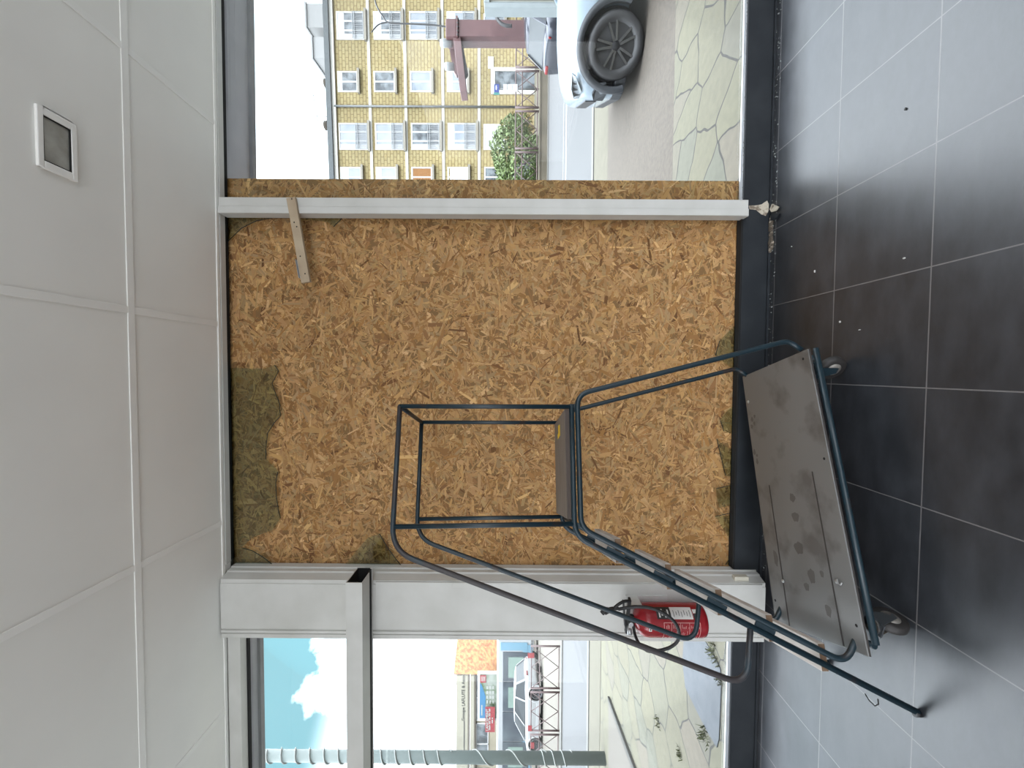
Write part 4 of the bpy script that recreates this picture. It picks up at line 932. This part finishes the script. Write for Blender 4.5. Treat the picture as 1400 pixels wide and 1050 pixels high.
wn_ = MB().box((xr_ - .55, 23.96, zb0 + .1), (xr_ - .05, 24.0, zb1 + .15)).build('cab_window', busb, mb_, bevel=.02)
for x in (xl_ + 1.2, xr_ - 1.1): MB().lathe([(.1, -.1), (.40, -.11), (.42, 0), (.40, .11), (.1, .1)], (x, 24.1, bz0 + .42), (0, -1, 0), 26).build('wheel', black, mb_)
# ------------------------------------------------------------------ office with sign, tiled house, tree, pole
YO = 30.0
ox = lambda py: at(690, py, YO).x
oz = lambda px: at(px, 970, YO).z
of = thing('office_building', 'low beige office building with dark lettering on its white fascia', 'building', (ox(985), YO, 0))
beige = mat('office_render', srgb(226, 214, 184), .8, var=.04, scale=.6); fasc = mat('office_fascia', srgb(236, 230, 206), .7, var=.03)
MB().box((ox(1130), YO, G), (ox(921), YO + 9, oz(643))).build('wall', beige, of)
MB().box((ox(1130), YO - .22, oz(640)), (ox(921), YO + .1, oz(624.5))).build('fascia', fasc, of)
MB().box((ox(1130), YO - .30, oz(642)), (ox(921), YO + .1, oz(640))).build('fascia_shadow_line', mat('dark_line_grey', srgb(150, 140, 120), .6), of)  # grey strip paints in the shadow line under the fascia
MB().box((ox(1130), YO - .26, oz(648.5)), (ox(921), YO + .1, oz(643.5))).build('cornice', fasc, of)
MB().box((ox(1130), YO - .24, oz(650.5)), (ox(921), YO - .02, oz(648.5))).build('cornice_dark_line', MATS['dark_line_grey'], of)  # grey strip drawn along the foot of the cornice
for (y0, y1, x0, x1) in ((922, 985, 650.5, 667), (988, 1045, 651, 668), (1050, 1100, 651, 668)):
    w_ = MB(); a, b = ox(y1), ox(y0); z0, z1 = oz(x1), oz(x0)
    w_.box((a, YO - .06, z0), (b, YO + .02, z0 + .06)).box((a, YO - .06, z1 - .06), (b, YO + .02, z1)).box((a, YO - .06, z0), (a + .08, YO + .02, z1)).box((b - .08, YO - .06, z0), (b, YO + .02, z1)).box(((a + b) / 2 - .04, YO - .06, z0), ((a + b) / 2 + .04, YO + .02, z1))
    f = w_.build('window', wfr, of); MB().box((a + .06, YO - .03, z0 + .05), (b - .06, YO - .01, z1 - .05)).build('pane', dark_pane, f)
ink = mat('sign_ink', srgb(70, 72, 76), .6)
def facing(px, py, Y): return frame_m(at(px, py, Y), (1, 0, 0), (0, 0, 1))
text_mesh('lettering', 'Groupe LAFLUTE & Associés', .335, facing(633.5, 950.5, YO - .235), ink, of, .006)
MB().box((ox(1023), YO - .24, oz(635.6)), (ox(982.5), YO - .22, oz(634.6))).build('underline', ink, of)
text_mesh('lettering', 'ble', .62, facing(632.5, 1036, YO - .235), ink, of, .006)
# poster and red banner on the fence before the office
ps = thing('advert_hoarding', 'white framed advert hoarding with blue and green picture before the office', 'hoarding', at(690, 951, 27.5))
def pbx(mb, x0, x1, y0, y1, Y, t=.04):
    a, b = at(x1, y1, Y), at(x0, y0, Y); return mb.box((a.x, Y, a.z), (b.x, Y + t, b.z))
pbx(MB(), 653, 684, 918, 985, 27.5, .08).build('frame', wfr, ps)
pic = pbx(MB(), 656, 682, 922, 982, 27.48, .02).build('picture', two_tone('leafy_picture', srgb(206, 214, 200), srgb(120, 150, 100), 1.6, .42, .62, .6), ps)
q = [at(655.5, 982, 27.47), at(663.5, 982, 27.47), at(664, 952, 27.47), at(658.5, 936, 27.47), at(656, 934, 27.47)]
MB().prism(q, (0, .012, 0)).build('blue_field', mat('poster_blue', srgb(70, 160, 214), .5), pic)
bd = MB()
for i in range(4):
    for j in range(3): pbx(bd, 665 + j * 4, 667.5 + j * 4, 938 + i * 6.5, 942.5 + i * 6.5, 27.465, .015)
bd.build('pale_blocks', mat('poster_pale', srgb(232, 236, 226), .6), pic)
rlb = pbx(MB(), 656.5, 664.5, 923, 933.5, 27.455, .015).build('red_roundel', mat('poster_red', srgb(206, 50, 62), .5), pic, bevel=.1)
tx = MB()
for i in range(3): pbx(tx, 658.3 + i * 2, 659.2 + i * 2, 925, 931.5, 27.45, .004)
tx.build('print_line', MATS['poster_pale'], rlb)
tx = MB(); pbx(tx, 658, 659.4, 964, 978, 27.462, .004); tx.build('print_line', MATS['poster_pale'], pic)
rbn = thing('red_banner', 'red banner lettered in white hung under the advert hoarding', 'banner', at(700, 984, 27.2))
cloth = pbx(MB(), 663.5, 676.5, 966.5, 1001, 27.2, .02).build('cloth', MATS['poster_red'], rbn)
text_mesh('lettering', 'LANCEMENT', .27, facing(666.4, 984, 27.185), MATS['poster_pale'], cloth, .003, .006)
tx = MB()
for y0, y1 in ((969, 973), (974.5, 979), (980.5, 984), (985.5, 990), (991.5, 998)): pbx(tx, 668.8, 670.3, y0, y1, 27.19, .006)
pbx(tx, 672.4, 673.8, 981, 983, 27.19, .006); pbx(tx, 672.4, 673.8, 984, 989, 27.19, .006)
tx.build('print_line', MATS['poster_pale'], cloth)
# tiled house behind
YT = 28.2
th = thing('tiled_house', 'pale house with an orange tiled roof behind the advert hoarding', 'house', at(700, 890, YT))
q0, q1, q2, q3 = at(626.5, 860, YT + 1.6), at(620.5, 921.5, YT + 1.6), at(682, 923, YT), at(679, 860, YT)
roof = MB().prism([q0, q1, q2, q3], (0, .3, -.25)).build('roof', two_tone('orange_tiles', srgb(244, 178, 104), srgb(196, 116, 58), 4.5, .42, .6, .8, detail=9), th)
MB().box((q2.x + .1, YT + .5, 0), (q3.x + 3, YT + 1.6, q2.z - .3)).build('wall', MATS['office_render'], th)
# bare tree
bt = thing('bare_tree', 'bare winter tree crown behind the orange tiled roof', 'tree', at(700, 915, 45)); brk = mat('twig_bark', srgb(120, 118, 116), .9)
tw = MB(); rnd = random.Random(14); base = at(700, 912, 45); top = at(648, 912, 45)
tw.tube([base, top], [.22, .12], 8); trunk = tw.build('trunk', brk, bt)
br_ = MB()
def grow(p, d, l, r, dep):
    q = p + d * l; br_.tube([p, q], [r, r * .7], 4, False)
    if dep == 0: return
    for i in range(3): grow(p.lerp(q, rnd.uniform(.6, 1)), (d + Vector((rnd.uniform(-.8, .8), rnd.uniform(-.6, .6), rnd.uniform(-.25, .5)))).normalized(), l * rnd.uniform(.62, .82), r * .62, dep - 1)
for i in range(4): grow(top, Vector((rnd.uniform(-.8, .8), rnd.uniform(-.5, .5), .8)).normalized(), 1.1, .07, 4)
br_.build('branches', brk, bt)
# round pole with spiral wire
YPo = at(828, 1037, 0.001).y
pb_ = atz(828, 1037, G); rp2 = .5 * abs(at(700, 1044.5, pb_.y).x - at(700, 1030, pb_.y).x)
po = thing('utility_pole', 'round grey green pole wound with pale wire outside the clear window', 'pole', pb_)
polem = mat('pole_green', srgb(150, 168, 164), .6, var=.08)
MB().tube([pb_, pb_ + Vector((0, 0, 6.5))], [rp2, rp2 * .92], 20).build('shaft', polem, po)
hp = []
def turn(z0, z1, n_, ph=0):
    k = int(n_ * 18); return [(pb_.x + (rp2 + .006) * math.cos(2 * PI * n_ * i / k + ph), pb_.y + (rp2 + .006) * math.sin(2 * PI * n_ * i / k + ph), z0 + (z1 - z0) * i / k) for i in range(k + 1)]
wire = mat('pale_wire', srgb(206, 212, 206), .5)
for z0, z1, n_ in ((2.6, 5.9, 13), (.9, 2.3, 2.3), (.45, 1.0, 3.1)):
    MB().tube(turn(z0, z1, n_), .012, 6).build('wire', wire, po)

# ------------------------------------------------------------------ bushes
def bush(name, label, c, rx, ry, rz, nleaf, m, seed, size=.10, stem=True):
    rnd = random.Random(seed); t = thing(name, label, 'bush', (c.x, c.y, .1)); b = MB()
    for i in range(nleaf):
        u = Vector((rnd.gauss(0, 1), rnd.gauss(0, 1), rnd.gauss(0, 1))).normalized(); r = rnd.uniform(.55, 1) ** .5 * (1 + .14 * math.sin(5 * u.x + 3 * u.z + seed) + .08 * math.sin(11 * u.z + 7 * u.y))
        p = c + Vector((u.x * rx, u.y * ry, u.z * rz)) * r; s = size * rnd.uniform(.6, 1.3)
        a = Vector((rnd.uniform(-1, 1), rnd.uniform(-1, 1), rnd.uniform(-1, 1))).normalized(); v = a.cross(Vector((rnd.uniform(-1, 1), rnd.uniform(-1, 1), rnd.uniform(-1, 1)))).normalized()
        b.add([p - a * s, p + v * s * .5, p + a * s, p - v * s * .5], [(0, 1, 2, 3)])
    b.build('foliage', m, t)
    MB().tube([(c.x, c.y, .1), (c.x, c.y, c.z)], .06, 8).build('stem', MATS['twig_bark'], t)
leaf = mat('bush_leaf', srgb(150, 178, 96), .6, var=.35, scale=3)
bc = at(700, 224, 22.6); bush('garden_bush', 'round bright green bush behind the maroon railing', Vector((bc.x, 22.6, 1.35)), 2.35, 1.1, 1.45, 9000, leaf, 3, .09)
bc = at(692, 146, 26.0); bush('dry_shrub', 'thin yellow brown shrub climbing beside the house downpipe', Vector((bc.x, 28.4, 1.4)), 1.3, .5, 1.3, 900, mat('dry_leaf', srgb(196, 170, 92), .8, var=.3, scale=5), 6, .10)
bc = at(722, 62, 23.0); bush('small_bush', 'small dark green bush behind the railing beside the maroon post', Vector((bc.x + .9, 23.0, .75)), .7, .5, .55, 500, mat('dark_leaf', srgb(112, 128, 84), .7, var=.3, scale=5), 7, .09)

# ================================================================== LIGHT, SKY, CAMERA
w = bpy.data.worlds.new('sky'); bpy.context.scene.world = w; w.use_nodes = True; nt = w.node_tree; N = nt.nodes; L = nt.links
bg = N['Background']
tc = N.new('ShaderNodeTexCoord')
no = N.new('ShaderNodeTexNoise'); no.inputs['Scale'].default_value = 3.2; no.inputs['Detail'].default_value = 7; no.inputs['Roughness'].default_value = .55
L.new(tc.outputs['Generated'], no.inputs['Vector'])
def lobe(px, py, width):
    d = ray(px, py).normalized()
    vm = N.new('ShaderNodeVectorMath'); vm.operation = 'DOT_PRODUCT'; vm.inputs[1].default_value = d; L.new(tc.outputs['Generated'], vm.inputs[0])
    mr = N.new('ShaderNodeMapRange'); mr.inputs['From Min'].default_value = math.cos(math.radians(width)); mr.inputs['From Max'].default_value = math.cos(math.radians(width * .25)); L.new(vm.outputs['Value'], mr.inputs['Value'])
    return mr.outputs[0]
l1 = lobe(390, 1000, 24); l2 = lobe(340, 10, 16)
blue = math_node(nt, 'MAXIMUM', math_node(nt, 'MINIMUM', math_node(nt, 'MULTIPLY', l1, 1.8), 1), math_node(nt, 'MULTIPLY', l2, .78))
cl_ = N.new('ShaderNodeMapRange'); cl_.inputs['From Min'].default_value = .66; cl_.inputs['From Max'].default_value = .57; L.new(no.outputs['Fac'], cl_.inputs['Value'])
sz = N.new('ShaderNodeSeparateXYZ'); L.new(tc.outputs['Generated'], sz.inputs[0])
def ramp(a, b):
    mr = N.new('ShaderNodeMapRange'); mr.interpolation_type = 'SMOOTHSTEP'; mr.inputs['From Min'].default_value = math.sin(math.radians(a)); mr.inputs['From Max'].default_value = math.sin(math.radians(b)); L.new(sz.outputs[2], mr.inputs['Value']); return mr.outputs[0]
gap = math_node(nt, 'MULTIPLY', ramp(14, 21), ramp(36, 31))       # the break in the cloud is a band low over the street
fac = math_node(nt, 'MULTIPLY', math_node(nt, 'MULTIPLY', blue, cl_.outputs[0]), gap)
mx = N.new('ShaderNodeMix'); mx.data_type = 'RGBA'; L.new(fac, mx.inputs['Factor'])
lum = math_node(nt, 'ADD', math_node(nt, 'MULTIPLY', math_node(nt, 'MAXIMUM', sz.outputs[2], 0), 14.5), 1.6)   # overcast sky, brighter overhead
gv = N.new('ShaderNodeVectorMath'); gv.operation = 'SCALE'; gv.inputs[0].default_value = (.94, 1.0, 1.09); L.new(lum, gv.inputs['Scale']); L.new(gv.outputs[0], mx.inputs['A'])
mx.inputs['A'].default_value = (1.62, 1.66, 1.72, 1); mx.inputs['B'].default_value = (.40, .83, .97, 1)
L.new(mx.outputs['Result'], bg.inputs['Color']); bg.inputs['Strength'].default_value = 1.0

def area(name, loc, target, sx, sy, power, col=(1, 1, 1)):
    la = bpy.data.lights.new(name, 'AREA'); la.shape = 'RECTANGLE'; la.size = sx; la.size_y = sy; la.energy = power; la.color = col
    o = bpy.data.objects.new(name, la); C.objects.link(o); o.location = loc
    o.rotation_euler = (Vector(target) - Vector(loc)).to_track_quat('-Z', 'Y').to_euler(); return o
# fill lights added behind the camera, set in made-up wall openings
area('rear_fill_light', (0, YB - .1, 2.25), (0, 2, 2.25), 6.6, 1.6, 62, (1, .985, .96))
area('side_fill_light', (XL - .1, -1.9, 1.8), (0, -1.9, 1.8), 3.1, 2.5, 56, (1, .99, .98))
area('side_fill_light', (XR + .1, -1.9, 1.8), (0, -1.9, 1.8), 3.1, 2.5, 48, (1, .99, .98))

cam = bpy.data.cameras.new('camera'); co = bpy.data.objects.new('camera', cam); C.objects.link(co)
cam.sensor_fit = 'HORIZONTAL'; cam.sensor_width = 36; cam.lens = FPX * 36 / 1400; cam.clip_end = 500; cam.clip_start = .05
M = Matrix((-U2, R2, -FWD)).transposed().to_4x4(); M.translation = EYE; co.matrix_world = M
sc = bpy.context.scene; sc.camera = co
sc.view_settings.view_transform = 'Standard'; sc.view_settings.look = 'None'; sc.view_settings.gamma = 1; sc.view_settings.use_curve_mapping = False; sc.view_settings.exposure = 0
sc.cycles.use_denoising = True; sc.cycles.max_bounces = 10; sc.cycles.diffuse_bounces = 5; sc.cycles.transparent_max_bounces = 12; sc.cycles.sample_clamp_indirect = 6
